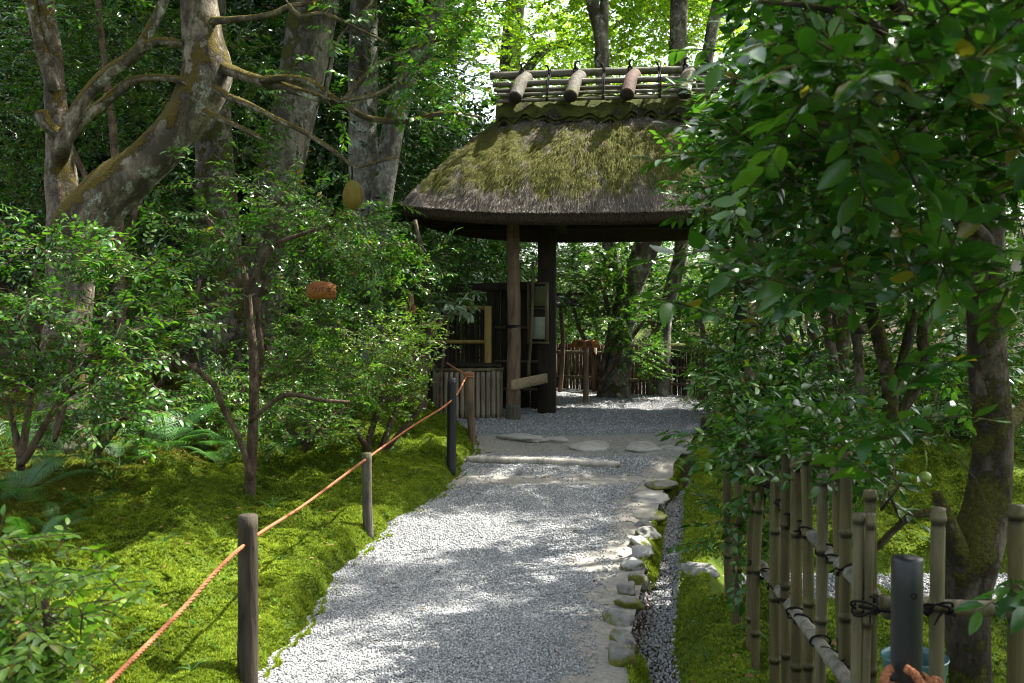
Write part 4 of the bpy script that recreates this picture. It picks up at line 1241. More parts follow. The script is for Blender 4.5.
for k, (px, py, Y, d, m) in enumerate(CANES[:14]):
    t = P(px, py, Y)
    if 2.66 < Y < 4.2:
        for ln in (ups, los):
            c = on(ln, Y); lash(np.array([(c[0] + t[0]) / 2, Y, c[2]]), .032, k * 3 + len(ln))
for px in (865, 938): lash(P(px, 607, 2.57), .036, px)
g = Geo(); tube(g, spline([P(858, 606, 2.57), P(885, 611, 2.55), P(905, 611, 2.52), P(940, 612, 2.57), P(955, 615, 2.58)], .02)[0], .005, 5)
g.build('cord_lashing', M['cord_black'], fr_, True, fo)
# black post in front of it
bp_t = P(907, 557, 2.42); gb = np.array([bp_t[0], bp_t[1], float(H(bp_t[0], bp_t[1])) - .1])
bp = thing('black_post', 'thick black round post with a small hole, in front of the bamboo fence', 'post', gb)
g = Geo(); rr_ = .037
zs = np.array([gb[2], gb[2] + .3, bp_t[2] - .3, bp_t[2] - .09, bp_t[2] - .005, bp_t[2]]); 
tube(g, np.stack([0 * zs + gb[0], 0 * zs + gb[1], zs], -1), np.array([rr_, rr_, rr_, rr_, rr_, rr_ * .93]), 28)
g.build('shaft', M['black_post'], bp, True, gb)
g = Geo(); hc = P(908, 592, 2.42) - np.array([0, rr_ - .002, 0]); 
a = np.linspace(0, 6.28, 17); tube(g, np.stack([hc[0] + .0065 * np.cos(a), hc[1] - .001 + 0 * a, hc[2] + .0065 * np.sin(a)], -1), .002, 5)
V = [(hc[0], hc[1] + .0005, hc[2])] + [(hc[0] + .0062 * math.cos(t), hc[1] - .0005, hc[2] + .0062 * math.sin(t)) for t in a[:-1]]
g.add(V, [(0, i, i % 16 + 1) for i in range(1, 17)]); g.build('bolt_hole', M['cord_black'], bp, False, gb)
# rope ends knotted round its foot
g = Geo()
zk = P(907, 683, 2.42)[2] + .0
a = np.linspace(0, 6.28 * 2.2, 60); q = np.stack([gb[0] + .049 * np.cos(a), gb[1] + .049 * np.sin(a), zk - .03 + .02 * a / 6.28], -1); tube(g, q, .011, 7)
p, r_ = spline([P(905, 668, 2.36), P(915, 675, 2.35), P(922, 690, 2.34), P(920, 715, 2.34)], .01, [.011] * 4); strands(g, p, .011)
p, r_ = spline([P(890, 668, 2.40), P(884, 680, 2.36), P(884, 705, 2.36)], .01, [.011] * 3); strands(g, p, .011)
p, r_ = spline([P(922, 690, 2.36), P(936, 680, 2.38), P(948, 700, 2.4)], .01, [.011] * 3); strands(g, p, .011)
tag(g.build('tied_rope', M['rope'], None, True), 'orange rope knotted round the foot of the thick black post', 'rope')
q = P(914, 700, 2.85); zt = P(0, 655, 2.85)[2]
g = Geo(); zz = np.array([.0, .01, .12, .2, .26, .272, .278, .272, .26, .02]) ; rr2 = np.array([.01, .062, .074, .082, .088, .094, .092, .086, .084, .06])
a = np.arange(28) * 2 * math.pi / 28; b0 = np.array([q[0], q[1], zt - .278])
V = np.stack([b0[0] + rr2[:, None] * np.cos(a), b0[1] + rr2[:, None] * np.sin(a), b0[2] + zz[:, None] + 0 * a], -1); g.add(V.reshape(-1, 3), grid_faces(10, 28, True))
tag(g.build('bucket', M['blue_pot'], None, True), 'blue green bucket mostly hidden behind the thick black post', 'bucket')
# low slat kerb at the far right corner of the path
lk = thing('slat_edging', 'short dark wooden slat edging under the shrubs where the path meets the gate', 'edging', G(703, 440))
g = Geo(); o_ = G(703, 440)
for k in range(9):
    q = o_ + np.array([.055 * k, -.02 * k, 0]); box(g, (q[0], q[1], q[2] + .10), (.05, .03, .24 + rng.uniform(-.02, .02)), None, .005)
g.build('slats', M['wood_stake'], lk, False, o_)

# ------------------------------------------------------------------ trees
def tr(*pts, Y):
    """(px, py, diameter px[, Y]) ... -> points, radii"""
    out, rad = [], []
    for q in pts:
        y = q[3] if len(q) > 3 else Y
        out.append(P(q[0], q[1], y)); rad.append(q[2] * y / FPX / 2)
    return np.array(out), np.array(rad)
def base_of(stem):
    b = np.array(stem[0][0]); return (float(b[0]), float(b[1]), float(H(b[0], b[1])))

# the curved old tree at the left
YC = 7.4
st = [tr((62, 452, 62), (63, 400, 48), (67, 330, 43), (72, 275, 46), (82, 228, 56), (112, 190, 52), (148, 162, 44), (182, 124, 44), (207, 76, 48), (203, 34, 39), (196, -30, 36), (185, -140, 34), (200, -260, 24), Y=YC),
      tr((70, 262, 40), (64, 200, 32), (59, 150, 25), (56, 100, 20), (52, 50, 17), (46, 0, 15), (40, -80, 11), Y=YC + .05),
      tr((62, 150, 18), (72, 122, 15), (88, 94, 13), (110, 72, 13), (134, 56, 12), (150, 30, 11), (166, -5, 10), (190, -80, 7), Y=YC - .15),
      tr((66, 140, 15), (80, 122, 12), (98, 108, 11), (114, 95, 10), (130, 82, 9), (152, 78, 8), (178, 80, 7, 7.25), (205, 92, 6, 7.3), Y=YC - .1),
      tr((128, 60, 12), (142, 48, 11), (158, 42, 10), (182, 44, 9, 7.3), Y=YC - .15),
      tr((55, 90, 13), (44, 55, 12), (34, 15, 11), (26, -40, 9), Y=YC),
      tr((48, 126, 13), (44, 119, 14), (41, 112, 13), Y=YC - .12),
      tr((218, 66, 14, 7.38), (240, 74, 11, 7.2), (270, 84, 10), (300, 92, 9), (325, 100, 8), (342, 103, 8), (360, 115, 6), (378, 120, 6), (405, 122, 5), (430, 116, 5), (452, 113, 4), (482, 118, 3), Y=6.9),
      tr((262, 81, 8), (285, 78, 7), (310, 82, 7), (332, 98, 7), (343, 102, 6), Y=6.85),
      tr((342, 103, 6), (355, 88, 5), (372, 70, 4), (390, 58, 4), (420, 45, 3), (440, 40, 2), Y=6.9),
      tr((350, 100, 5), (375, 95, 5), (398, 82, 4), (412, 70, 3), (430, 55, 2), Y=6.8),
      tr((325, 99, 5), (330, 72, 4), (336, 45, 3), (350, 25, 3), (372, 3, 2), Y=6.8),
      tr((208, 84, 9, 7.4), (228, 96, 7, 7.1), (250, 105, 6), (275, 118, 5), (300, 130, 5), (325, 145, 5), (345, 160, 4), (356, 168, 3), Y=6.7),
      tr((356, 168, 3), (375, 163, 3), (390, 158, 3), (400, 158, 2), Y=6.7),
      tr((198, 108, 8, 7.4), (218, 118, 6, 7.1), (235, 125, 5), (255, 135, 4), (262, 140, 3), Y=6.8),
      tr((203, 22, 9, 7.4), (240, 19, 6, 7.1), (270, 15, 6), (290, 6, 5), (315, 3, 4), (330, -6, 3), Y=6.9),
      tr((290, 6, 4), (300, 16, 4), (325, 14, 4), (360, 30, 3), (388, 43, 2), Y=6.8)]
tips, _ = clump_points([(428, 70, 6.7, 42, 50, .5, 34), (460, 20, 6.9, 40, 30, .5, 20), (445, 100, 6.9, 30, 20, .3, 12), (330, 90, 6.7, 60, 60, .5, 5), (150, -140, 7, 260, 90, 1.5, 60), (300, -60, 7, 140, 55, .9, 40), (40, -60, 7, 120, 60, .8, 34), (350, 20, 6.8, 40, 26, .4, 6)], 1)
plant('curved_tree', 'old pale barked tree with a mossy trunk that curves up to the right', 'tree', base_of(st[0]), st, tips, 'shrub', 'camellia', 1, None, 'bark_pale', 2, .016, (.6, .95), .09, 20, .08, part=('trunk', 'crown'))

# straight and leaning trunks behind it
def big_tree(name, label, st, crown_c, crown_r, nclump, nspray, leafm, spray, seed, barkm, padr=.9, group=None, sc=(.9, 1.3), cn=90, flat=.35, extra_tips=None):
    cen = ellipsoid_centers(crown_c, crown_r, nclump, seed)
    tips, _ = layered_points(cen, padr, nspray, seed, flat)
    if extra_tips is not None: tips = np.vstack([tips, extra_tips])
    return plant(name, label, 'tree', base_of(st[0]), st, tips, leafm, spray, seed, group, barkm, 1, .05, sc, .07, 14, 0, part=('trunk', 'crown'), connect_n=cn)
st = [tr((226, 425, 62), (224, 340, 54), (217, 230, 46), (213, 120, 37), (210, 20, 32), (206, -150, 26), (210, -420, 16), Y=10.2)]
big_tree('garden_tree', 'straight pale trunk right behind the curved tree, with moss at its wide foot', st, (-2.6, 10.4, 7.2), (2.2, 2.0, 1.8), 24, 900, 'shrub', 'canopy', 11, 'bark_moss')
st = [tr((250, 425, 60), (256, 330, 48), (270, 220, 42), (288, 140, 44), (304, 60, 46), (322, -30, 44), (345, -200, 40), (365, -420, 24), Y=11.2),
      tr((330, -80, 30), (380, -220, 22), (440, -350, 12), Y=11)]
big_tree('garden_tree', 'thick leaning trunk mottled with moss, left of the pair of grey trunks', st, (-1.4, 11.0, 7.6), (2.4, 2.0, 1.6), 26, 1000, 'shrub', 'canopy', 12, 'bark_moss')
st = [tr((378, 420, 40), (372, 300, 30), (364, 180, 29), (363, 80, 29), (366, -30, 28), (380, -250, 26), (385, -450, 16), Y=13.0),
      tr((370, 290, 22), (380, 210, 22), (395, 120, 22), (415, 55, 22), (438, -10, 21), (470, -150, 20), (500, -320, 12), Y=12.8)]
big_tree('garden_tree', 'grey lichened tree splitting into a straight and a slanting stem left of the gate roof', st, (-.6, 13.4, 8.6), (2.8, 2.2, 1.8), 26, 900, 'shrub', 'canopy', 13, 'bark_grey')

# tree trunks beyond the gate
st = [tr((613, 402, 36), (617, 370, 29), (624, 320, 26), (634, 280, 24), (650, 238, 26), (668, 190, 24), (676, 90, 19), (679, 0, 17), (680, -200, 12), Y=13.1), tr((630, 300, 16), (612, 262, 15), (608, 220, 14), (603, 120, 14), (601, 40, 14), (590, -10, 12), (575, -120, 8), Y=13.3), tr((602, 66, 10), (604, 20, 9), (606, -60, 7), Y=13.3)]
MC = dict(leafm='maple', spray='maple_far')
big_tree('maple_tree', 'dark footed maple with a forked trunk standing beyond the gate by the sign', st, (1.6, 16.0, 7.4), (3.2, 2.2, 2.4), 46, 1700, 'maple', 'maple_far', 14, 'bark_far', 1.1, 'maples beyond the gate', cn=110, flat=.22)
st = [tr((661, 404, 20), (662, 370, 18), (663, 330, 15), (670, 295, 15), (680, 258, 14), (684, 225, 14), (700, 100, 13), (712, 30, 12), (722, -30, 11), (735, -200, 8), Y=13.2)]
big_tree('maple_tree', 'slim bending trunk rising from the far edge of the gravel, right of the forked maple', st, (3.4, 15.2, 7.2), (2.6, 2.2, 2.2), 36, 1200, 'maple', 'maple_far', 15, 'bark_far', 1.0, 'maples beyond the gate', cn=90, flat=.22)
st = [tr((766, 420, 22), (768, 200, 16), (767, 60, 14), (768, -100, 12), (770, -200, 8), Y=17)]
big_tree('maple_tree', 'straight slender maple trunk at the right of the bright gap above the ridge', st, (5.2, 18, 8.2), (3.2, 2.5, 2.6), 36, 1200, 'maple', 'maple_far', 16, 'bark_far', 1.1, 'maples beyond the gate', cn=70, flat=.22)
st = [tr((500, 330, 30), (506, 150, 24), (512, 40, 20), (530, -120, 14), Y=22), tr((508, 100, 12), (545, 50, 9), (590, 40, 6), (640, 10, 4), Y=21.5)]
big_tree('maple_tree', 'farthest bright maple, its thin bare limb arching over the ridge', st, (1.2, 22.5, 9.0), (5.2, 3, 3.6), 60, 2200, 'maple', 'maple_far', 17, 'bark_far', 1.4, 'maples beyond the gate', (1.1, 1.5), 110, .22)

# canopy tree on the right, out of view; crown placed to shade the path
st = [([(5.2, 8.5, .2), (5.25, 8.6, 2.5), (5.1, 8.9, 5), (4.9, 9.2, 7.5)], [.2, .17, .13, .07]), ([(5.2, 8.7, 3.6), (4.2, 8.0, 5.2), (3.4, 7.6, 6.2)], [.1, .07, .03]), ([(5.1, 8.9, 4.6), (5.8, 10.2, 6.0), (5.6, 11.2, 7.0)], [.09, .06, .03]), ([(5.1, 8.8, 4.2), (4.9, 7.2, 5.6), (4.6, 6.2, 6.4)], [.09, .06, .03])]
big_tree('unseen_shade_tree', 'unseen tall tree behind the camellia thicket whose canopy shades the path', st, (5.0, 8.8, 6.9), (3.6, 3.4, 1.5), 46, 2100, 'shrub', 'canopy', 18, 'bark_far', .9, None, (.9, 1.3), 120, .4)

def shade(label, x, y, cx, cy, cz, r, seed, n=900, nc=34):  # trees out of view, added to shade the camellia and cut sky light
    z0 = float(H(x, y))
    st = [([(x, y, z0 - .1), (x + (cx - x) * .1, y + (cy - y) * .1, 2.4), (x + (cx - x) * .5, y + (cy - y) * .5, cz - 1.2), (cx, cy, cz + .6)], [.2, .16, .11, .05])]
    for k in range(4):
        a = k * 1.57 + seed; st.append(([(x + (cx - x) * .45, y + (cy - y) * .45, cz - 1.5), (cx + r[0] * .35 * math.cos(a), cy + r[1] * .35 * math.sin(a), cz - .4), (cx + r[0] * .75 * math.cos(a), cy + r[1] * .75 * math.sin(a), cz + .2)], [.08, .055, .02]))
    big_tree('unseen_shade_tree', label, st, (cx, cy, cz), r, nc, n, 'shrub', 'canopy', seed, 'bark_far', .9, 'unseen trees added for shade', (.9, 1.3), 80, .4)
shade('unseen tall tree added right of the bamboo fence to shade the near camellia', 5.6, 2.6, 4.0, 3.6, 6.6, (2.8, 2.6, 1.3), 41, 1100)
shade('unseen tall tree added behind the camera to block sky light from there', -3.2, -2.6, -1.0, -1.8, 6.0, (3.6, 2.8, 1.4), 42, 1000)
shade('unseen tall tree added behind and right of the camera to block sky light', 4.2, -3.0, 3.2, -1.6, 5.6, (2.8, 2.8, 1.4), 43, 800)

# ------------------------------------------------------------------ camellias at the right
st = [tr((967, 780, 44, 3.15), (970, 690, 40, 3.15), (966, 610, 45, 3.15), (972, 556, 55, 3.15), (987, 505, 44, 3.18), (992, 440, 37), (986, 330, 36), (986, 220, 34), (995, 120, 31), (1005, 20, 28), (1015, -120, 30), (1000, -300, 20), Y=3.2),
      tr((962, 565, 28, 3.12), (951, 532, 19, 3.1), (942, 508, 14, 3.1), (936, 492, 9, 3.1), Y=3.1), tr((949, 524, 11, 3.1), (928, 512, 9, 3.1), (902, 522, 8, 3.1), (876, 548, 7, 3.12), (852, 562, 5, 3.15), (830, 572, 2.5, 3.2), Y=3.1),
      tr((985, 450, 16, 3.2), (1005, 430, 15, 3.3), (1022, 410, 14, 3.4), (1060, 370, 10, 3.5), Y=3.1),
      tr((985, 260, 22, 3.15), (940, 180, 16, 2.9), (905, 90, 13, 2.6), (880, 30, 10, 2.4), (820, 8, 7, 2.2), (760, 2, 4, 2.1), Y=3),
      tr((990, 180, 20, 3.15), (960, 90, 16, 3.0), (900, 10, 12, 2.8), (840, -40, 8, 2.6), Y=3),
      tr((1000, 60, 18, 3.2), (1010, -20, 14, 2.8), (980, -90, 10, 2.5), (900, -120, 8, 2.2), Y=3),
      tr((985, 240, 16, 3.1), (930, 190, 10, 2.8), (880, 160, 8, 2.6), (840, 130, 6, 2.4), (800, 120, 4, 2.3), Y=3)]
tips, ou = clump_points([(860, 75, 1.9, 60, 55, .22, 12), (900, 10, 2.2, 120, 40, .4, 18), (960, 60, 2.3, 70, 70, .4, 16), (985, 170, 2.5, 50, 60, .4, 14), (850, 160, 2.6, 90, 60, .4, 22), (770, 110, 2.9, 60, 60, .4, 20), (1015, 250, 2.4, 20, 40, .35, 5), (890, 240, 2.9, 50, 36, .3, 12), (940, 250, 2.2, 35, 24, .25, 6),
                         (820, 270, 2.6, 50, 30, .3, 8), (935, 400, 2.35, 22, 20, .15, 3), (815, 30, 2.8, 40, 36, .4, 12), (765, 150, 3.3, 42, 60, .5, 18), (840, 30, 3.2, 130, 60, .5, 34), (930, 120, 3.4, 100, 90, .6, 30), (1000, -60, 2.6, 160, 60, .6, 30), (850, -70, 2.8, 120, 50, .6, 26), (728, 275, 2.15, 8, 8, .08, 1), (900, 455, 2.6, 20, 12, .15, 2), (1022, 610, 2.1, 8, 40, .08, 3)], 2)
plant('camellia_tree', 'large dark camellia leaning over the bamboo fence, its thick mossy trunk nearest the camera', 'tree', base_of(st[0]), st, tips, 'camellia', 'camellia_near', 2, 'camellia trees on the right', 'bark_dark', 2, .012, (.72, 1.08), .05, 18, .05, part=('trunk', 'crown'), sides_thin=5)
def camellia(label, st, clumps, seed, per=2, leafm='camellia', spray='camellia', trunkm='bark_dark', sc=(.85, 1.2), cn=None, name='camellia_tree', group='camellia trees on the right', cat='tree'):
    tips, ou = clump_points(clumps, seed)
    return plant(name, label, cat, base_of(st[0]), st, tips, leafm, spray, seed, group, trunkm, per, .013, sc, .08, 10, .07, part=('trunk', 'crown') if cat == 'tree' else ('stem', 'foliage'), connect_n=cn)
st = [tr((884, 480, 18), (890, 400, 16), (880, 340, 15), (868, 300, 13), (850, 240, 11), (830, 170, 8), (800, 90, 5), Y=5.0), tr((886, 420, 12), (905, 350, 10), (915, 290, 9), (905, 220, 7), (880, 140, 4), Y=5), tr((880, 460, 11), (862, 400, 11), (855, 330, 10), (830, 260, 8), (790, 200, 6), (750, 170, 4), Y=4.9), tr((888, 430, 10), (925, 370, 12), (922, 330, 12), (945, 290, 9), (970, 250, 6), Y=5.1), tr((865, 330, 7), (830, 310, 6), (790, 290, 5), (740, 280, 3), Y=4.7)]
camellia('many stemmed camellia with bare crossing branches behind the near trunk', st, [(768, 125, 4.9, 46, 60, .6, 44), (822, 70, 4.8, 66, 60, .6, 44), (795, 190, 4.8, 56, 60, .6, 46), (840, 200, 4.9, 70, 60, .5, 40), (900, 220, 5.0, 60, 34, .5, 20), (960, 200, 5.2, 60, 60, .5, 20), (766, 268, 4.7, 36, 32, .5, 24), (728, 170, 5.2, 20, 45, .5, 18), (870, 60, 5.2, 120, 90, .6, 50), (850, -60, 5.0, 90, 50, .8, 40), (935, 320, 5.2, 50, 30, .4, 14), (880, 290, 5.2, 50, 26, .4, 14), (960, 390, 5.6, 30, 30, .4, 8)], 3)
st = [tr((842, 450, 26), (842, 400, 24), (840, 340, 22), (846, 290, 18), (860, 240, 13), (880, 170, 8), Y=6.6), tr((843, 420, 14), (832, 360, 12), (822, 300, 10), (800, 240, 8), (760, 190, 5), Y=6.5), tr((785, 452, 16), (783, 390, 14), (786, 340, 13), (775, 290, 10), (750, 240, 6), (720, 210, 4), Y=6.4), tr((816, 455, 11), (818, 380, 11), (808, 310, 9), (800, 260, 6), Y=6.8)]
camellia('slender camellia clump with pale stems showing through the middle of the thicket', st, [(760, 335, 6.0, 34, 50, .6, 42), (730, 225, 6.6, 26, 55, .6, 40), (775, 290, 6.5, 50, 40, .6, 24), (850, 230, 6.8, 70, 45, .7, 36), (752, 398, 5.8, 30, 32, .5, 40), (800, 180, 6.8, 110, 80, .8, 70), (730, 130, 6.8, 24, 36, .5, 30), (900, 330, 7.2, 70, 40, .6, 14), (1000, 330, 7.2, 50, 80, .6, 24)], 4)
st = [tr((765, 500, 9), (748, 450, 6), (740, 420, 4), Y=5.2), tr((765, 500, 8), (785, 450, 6), (800, 420, 4), Y=5.2), tr((765, 499, 7), (820, 460, 5), (850, 440, 4), Y=5.2)]
camellia('low dark evergreen bush spilling over the far end of the bamboo fence', st, [(785, 425, 5.2, 40, 35, .45, 40), (790, 430, 5.0, 50, 35, .4, 44), (850, 440, 4.6, 45, 22, .35, 30), (765, 450, 5.4, 26, 18, .3, 14), (785, 395, 5.6, 55, 25, .4, 34), (752, 520, 4.5, 12, 34, .2, 9), (765, 462, 4.1, 34, 24, .25, 18), (815, 446, 3.7, 44, 20, .25, 30), (762, 440, 4.0, 34, 20, .25, 20), (852, 452, 3.2, 24, 14, .2, 12), (745, 540, 4.3, 16, 30, .15, 8), (840, 400, 5.2, 50, 30, .4, 26)], 5, 2, sc=(.6, .9), name='camellia_bush', group=None, cat='bush')
st = [tr((950, 475, 10), (955, 420, 8), (960, 350, 5), Y=8.5), tr((951, 460, 8), (985, 420, 7), (1005, 370, 5), Y=8.5), tr((949, 465, 8), (910, 420, 7), (880, 380, 5), Y=8.5)]
camellia('light green bush glimpsed behind the near trunk at the far right', st, [(1000, 400, 8.5, 50, 60, .6, 60), (940, 400, 8.6, 60, 50, .6, 70), (880, 410, 8.6, 50, 50, .6, 60), (985, 300, 8.9, 70, 70, .6, 70), (830, 400, 8.9, 50, 60, .6, 60)], 6, 2, 'shrub', 'shrub', 'twig_dark', (1, 1.4), name='garden_bush', group=None, cat='bush')
# a single green fruit hangs at the near camellia
q = P(925, 477, 2.58); g = Geo(); th = np.linspace(0, math.pi, 9)[:, None]; ph = np.arange(14)[None, :] * 2 * math.pi / 14
V = np.stack([np.sin(th) * np.cos(ph), np.sin(th) * np.sin(ph), np.cos(th) * .95 + 0 * ph], -1).reshape(-1, 3) * .0155; g.add(V + q, grid_faces(9, 14, True)[:, ::-1]); tube(g, [q + (0, 0, .014), q + (.004, 0, .04), q + (0, 0, .07)], .002, 5)
tag(g.build('camellia_fruit', M['fruit'], None, True), 'small round green fruit hanging above the bamboo fence', 'fruit')

# ------------------------------------------------------------------ shrubs at the left
def bush(label, st, clumps, seed, per=2, leafm='shrub', spray='shrub', trunkm='twig', sc=(.85, 1.2), cn=None, name='garden_shrub', cat='shrub', group='shrubs on the mossy bank', base=None):
    tips, ou = clump_points(clumps, seed)
    return plant(name, label, cat, base_of(st[0]) if base is None else base, st, tips, leafm, spray, seed, group, trunkm, per, .010, sc, .08, 10, .06, connect_n=cn)
st = [tr((250, 505, 12), (252, 450, 11), (254, 400, 10), (253, 350, 9), (249, 310, 8), (247, 285, 7), (240, 262, 6), (225, 238, 4), (205, 215, 3), Y=6.8), tr((249, 290, 8), (262, 262, 6), (275, 245, 5), (300, 235, 4), (330, 225, 3), Y=6.8), tr((250, 475, 6), (240, 440, 6), (222, 405, 6), (214, 385, 6), (190, 365, 5), (160, 352, 4), Y=6.7), tr((254, 400, 6), (262, 360, 5), (258, 310, 5), (265, 280, 4), Y=6.9), tr((252, 420, 5), (285, 395, 5), (320, 400, 4), (350, 402, 3), Y=6.7)]
bush('tall thin stemmed shrub with a bare trunk rising from the moss under the orange plaque', st, [(215, 240, 6.6, 50, 35, .5, 36), (300, 215, 6.9, 60, 40, .5, 46), (350, 250, 7.0, 50, 40, .5, 40), (290, 290, 7.2, 40, 30, .4, 20), (330, 330, 7.2, 50, 40, .4, 34), (360, 380, 7.2, 45, 30, .4, 26), (290, 370, 7.2, 40, 40, .4, 22), (225, 180, 6.8, 40, 30, .5, 12), (180, 300, 6.6, 40, 25, .4, 14), (380, 235, 7.2, 30, 16, .5, 12)], 21)
st = [tr((365, 455, 8), (375, 420, 6), (385, 390, 5), (395, 360, 4), Y=8.6), tr((378, 455, 8), (392, 420, 6), (405, 385, 5), (415, 350, 3), Y=8.6), tr((372, 452, 6), (350, 425, 5), (335, 400, 4), Y=8.5), tr((385, 450, 6), (415, 415, 5), (426, 400, 3), Y=8.7)]
bush('bright leafy shrub standing beside the rope in front of the bamboo box', st, [(388, 352, 8.6, 42, 34, .5, 56), (408, 392, 8.7, 24, 24, .4, 28), (375, 390, 8.5, 38, 30, .4, 36), (410, 332, 8.9, 30, 24, .4, 28), (350, 370, 8.6, 35, 30, .4, 22)], 22, 2, 'bright', 'shrub_small', sc=(1.1, 1.6))
st = [tr((420, 440, 12), (424, 380, 9), (428, 320, 8), (425, 270, 6), (415, 220, 4), Y=10.4), tr((424, 380, 6), (405, 320, 5), (390, 270, 4), Y=10.4), tr((426, 340, 6), (450, 310, 4), (456, 305, 3), Y=10.3)]
bush('dense glossy shrub filling the gap between the orange plaque and the gate', st, [(415, 268, 10.4, 42, 26, .6, 56), (385, 300, 10.3, 40, 40, .5, 60), (430, 320, 10.5, 30, 35, .5, 46), (455, 262, 10.9, 28, 14, .5, 26), (375, 262, 10.3, 45, 26, .5, 44), (340, 290, 10.2, 45, 40, .5, 50)], 23, 2, 'shrub', 'shrub', sc=(1, 1.4))
q0 = P(462, 410, 10.75)
st = [tr((440, 425, 4), (441, 380, 3), (447, 330, 2.5), (455, 300, 2), Y=10.5)]
bush('pale leaved sprig of long leaves in front of the brushwood screen', st, [(456, 300, 10.45, 16, 10, .12, 8), (447, 305, 10.4, 8, 12, .1, 4)], 24, 1, 'pale', 'whorl', name='pale_shrub', sc=(1.0, 1.3))
st = [tr((20, 470, 9), (30, 400, 7), (40, 330, 6), (35, 270, 4), Y=5.8), tr((25, 460, 8), (60, 400, 6), (95, 350, 5), (120, 300, 3), Y=5.7), tr((20, 455, 7), (5, 390, 5), (-20, 330, 4), Y=5.8), tr((60, 400, 5), (110, 370, 4), (150, 350, 3), Y=5.6), tr((55, 440, 5), (66, 400, 5), (74, 350, 4), Y=5.5)]
bush('broad sprawling shrub covering the foot of the curved tree at the left edge', st, [(40, 255, 5.8, 65, 28, .5, 40), (120, 265, 5.7, 50, 26, .4, 28), (30, 310, 5.6, 60, 28, .4, 32), (105, 330, 5.6, 50, 24, .4, 26), (115, 380, 5.4, 40, 32, .3, 26), (40, 370, 5.5, 50, 30, .4, 26), (160, 310, 5.8, 40, 30, .4, 20), (-20, 350, 5.5, 50, 70, .5, 30), (150, 360, 5.6, 30, 20, .3, 8), (130, 415, 5.3, 40, 16, .3, 10)], 25, 2, 'shrub', 'shrub')
st = [tr((40, 760, 18), (45, 690, 13), (50, 640, 10), (45, 600, 7), Y=2.6), tr((38, 750, 14), (20, 680, 10), (0, 620, 7), Y=2.55), tr((42, 740, 14), (60, 690, 9), (68, 650, 6), Y=2.5)]
bush('low bush of yellow green leaves in the near bottom left corner', st, [(15, 610, 2.6, 36, 34, .2, 26), (52, 630, 2.5, 26, 30, .18, 20), (0, 660, 2.45, 40, 34, .2, 26), (40, 685, 2.4, 34, 24, .2, 18), (-10, 580, 2.7, 34, 26, .2, 16), (55, 590, 2.75, 14, 12, .15, 5)], 26, 2, 'bright', 'shrub_near', sc=(.7, .95))
st = [tr((145, 440, 8), (150, 380, 6), (155, 320, 5), (150, 250, 4), Y=9.5), tr((148, 420, 6), (120, 350, 5), (100, 280, 4), Y=9.5), tr((150, 400, 6), (185, 340, 5), (200, 280, 4), Y=9.4)]
bush('dark glossy shrub in the shade between the curved tree and the straight trunk', st, [(150, 240, 9.5, 60, 40, .6, 70), (120, 300, 9.5, 60, 40, .6, 60), (180, 320, 9.3, 50, 40, .6, 50), (150, 205, 9.8, 50, 30, .6, 40), (100, 220, 9.8, 60, 40, .6, 46), (20, 200, 9.4, 50, 60, .6, 60)], 27, 2, 'shrub', 'shrub', sc=(1, 1.4))
st = [tr((300, 440, 8), (305, 400, 6), (300, 350, 5), (310, 290, 4), Y=9.6), tr((302, 420, 6), (330, 380, 5), (345, 330, 4), Y=9.6), tr((302, 425, 6), (275, 380, 5), (262, 330, 4), Y=9.6)]
bush('round shrub of small leaves behind the thin stemmed one, under the leaning trunk', st, [(300, 340, 9.6, 55, 50, .6, 70), (340, 390, 9.4, 45, 30, .5, 46), (270, 400, 9.4, 40, 30, .5, 36), (310, 260, 9.8, 50, 45, .6, 60), (330, 225, 10, 40, 22, .5, 26)], 28, 2, 'shrub', 'shrub_small', sc=(1.2, 1.8))
st = [tr((205, 448, 8), (205, 420, 6), (215, 395, 4), Y=8.4), tr((206, 440, 6), (185, 410, 5), (175, 395, 3), Y=8.4), tr((206, 438, 6), (235, 405, 5), (245, 385, 3), Y=8.4)]
bush('low shrub of small dark leaves hugging the foot of the straight trunk', st, [(200, 402, 8.4, 45, 26, .45, 56), (235, 385, 8.5, 30, 24, .4, 36), (175, 420, 8.2, 32, 16, .35, 26), (225, 425, 8.2, 30, 14, .3, 20)], 33, 2, 'shrub', 'shrub', sc=(.8, 1.2))
st = [tr((98, 458, 8), (98, 430, 6), (92, 400, 4), Y=6.7), tr((99, 450, 6), (120, 425, 5), (135, 408, 3), Y=6.7)]
bush('low spreading shrub in front of the curved tree, left of the arching fern', st, [(95, 415, 6.6, 36, 24, .3, 30), (130, 412, 6.6, 26, 18, .3, 20), (70, 425, 6.5, 26, 16, .25, 16)], 34, 2, 'shrub', 'shrub', sc=(.8, 1.15))
st = [tr((305, 450, 8), (308, 425, 6), (300, 400, 4), Y=8.1), tr((306, 445, 6), (330, 420, 5), (345, 408, 3), Y=8.1), tr((306, 445, 6), (285, 425, 5), (272, 410, 3), Y=8.1)]
bush('low mounded shrub between the bare shrub trunk and the bright shrub', st, [(305, 412, 8.1, 42, 24, .4, 50), (335, 425, 8.0, 26, 14, .3, 20), (275, 425, 8.0, 24, 14, .3, 18)], 35, 2, 'shrub', 'shrub_small', sc=(1.1, 1.6))
st = [tr((120, 430, 12), (122, 300, 10), (115, 150, 8), (100, 20, 6), (90, -120, 4), Y=9.0), tr((121, 250, 7), (60, 120, 5), (30, 30, 3), Y=9.0), tr((119, 260, 7), (165, 130, 5), (190, 60, 3), Y=9.1)]
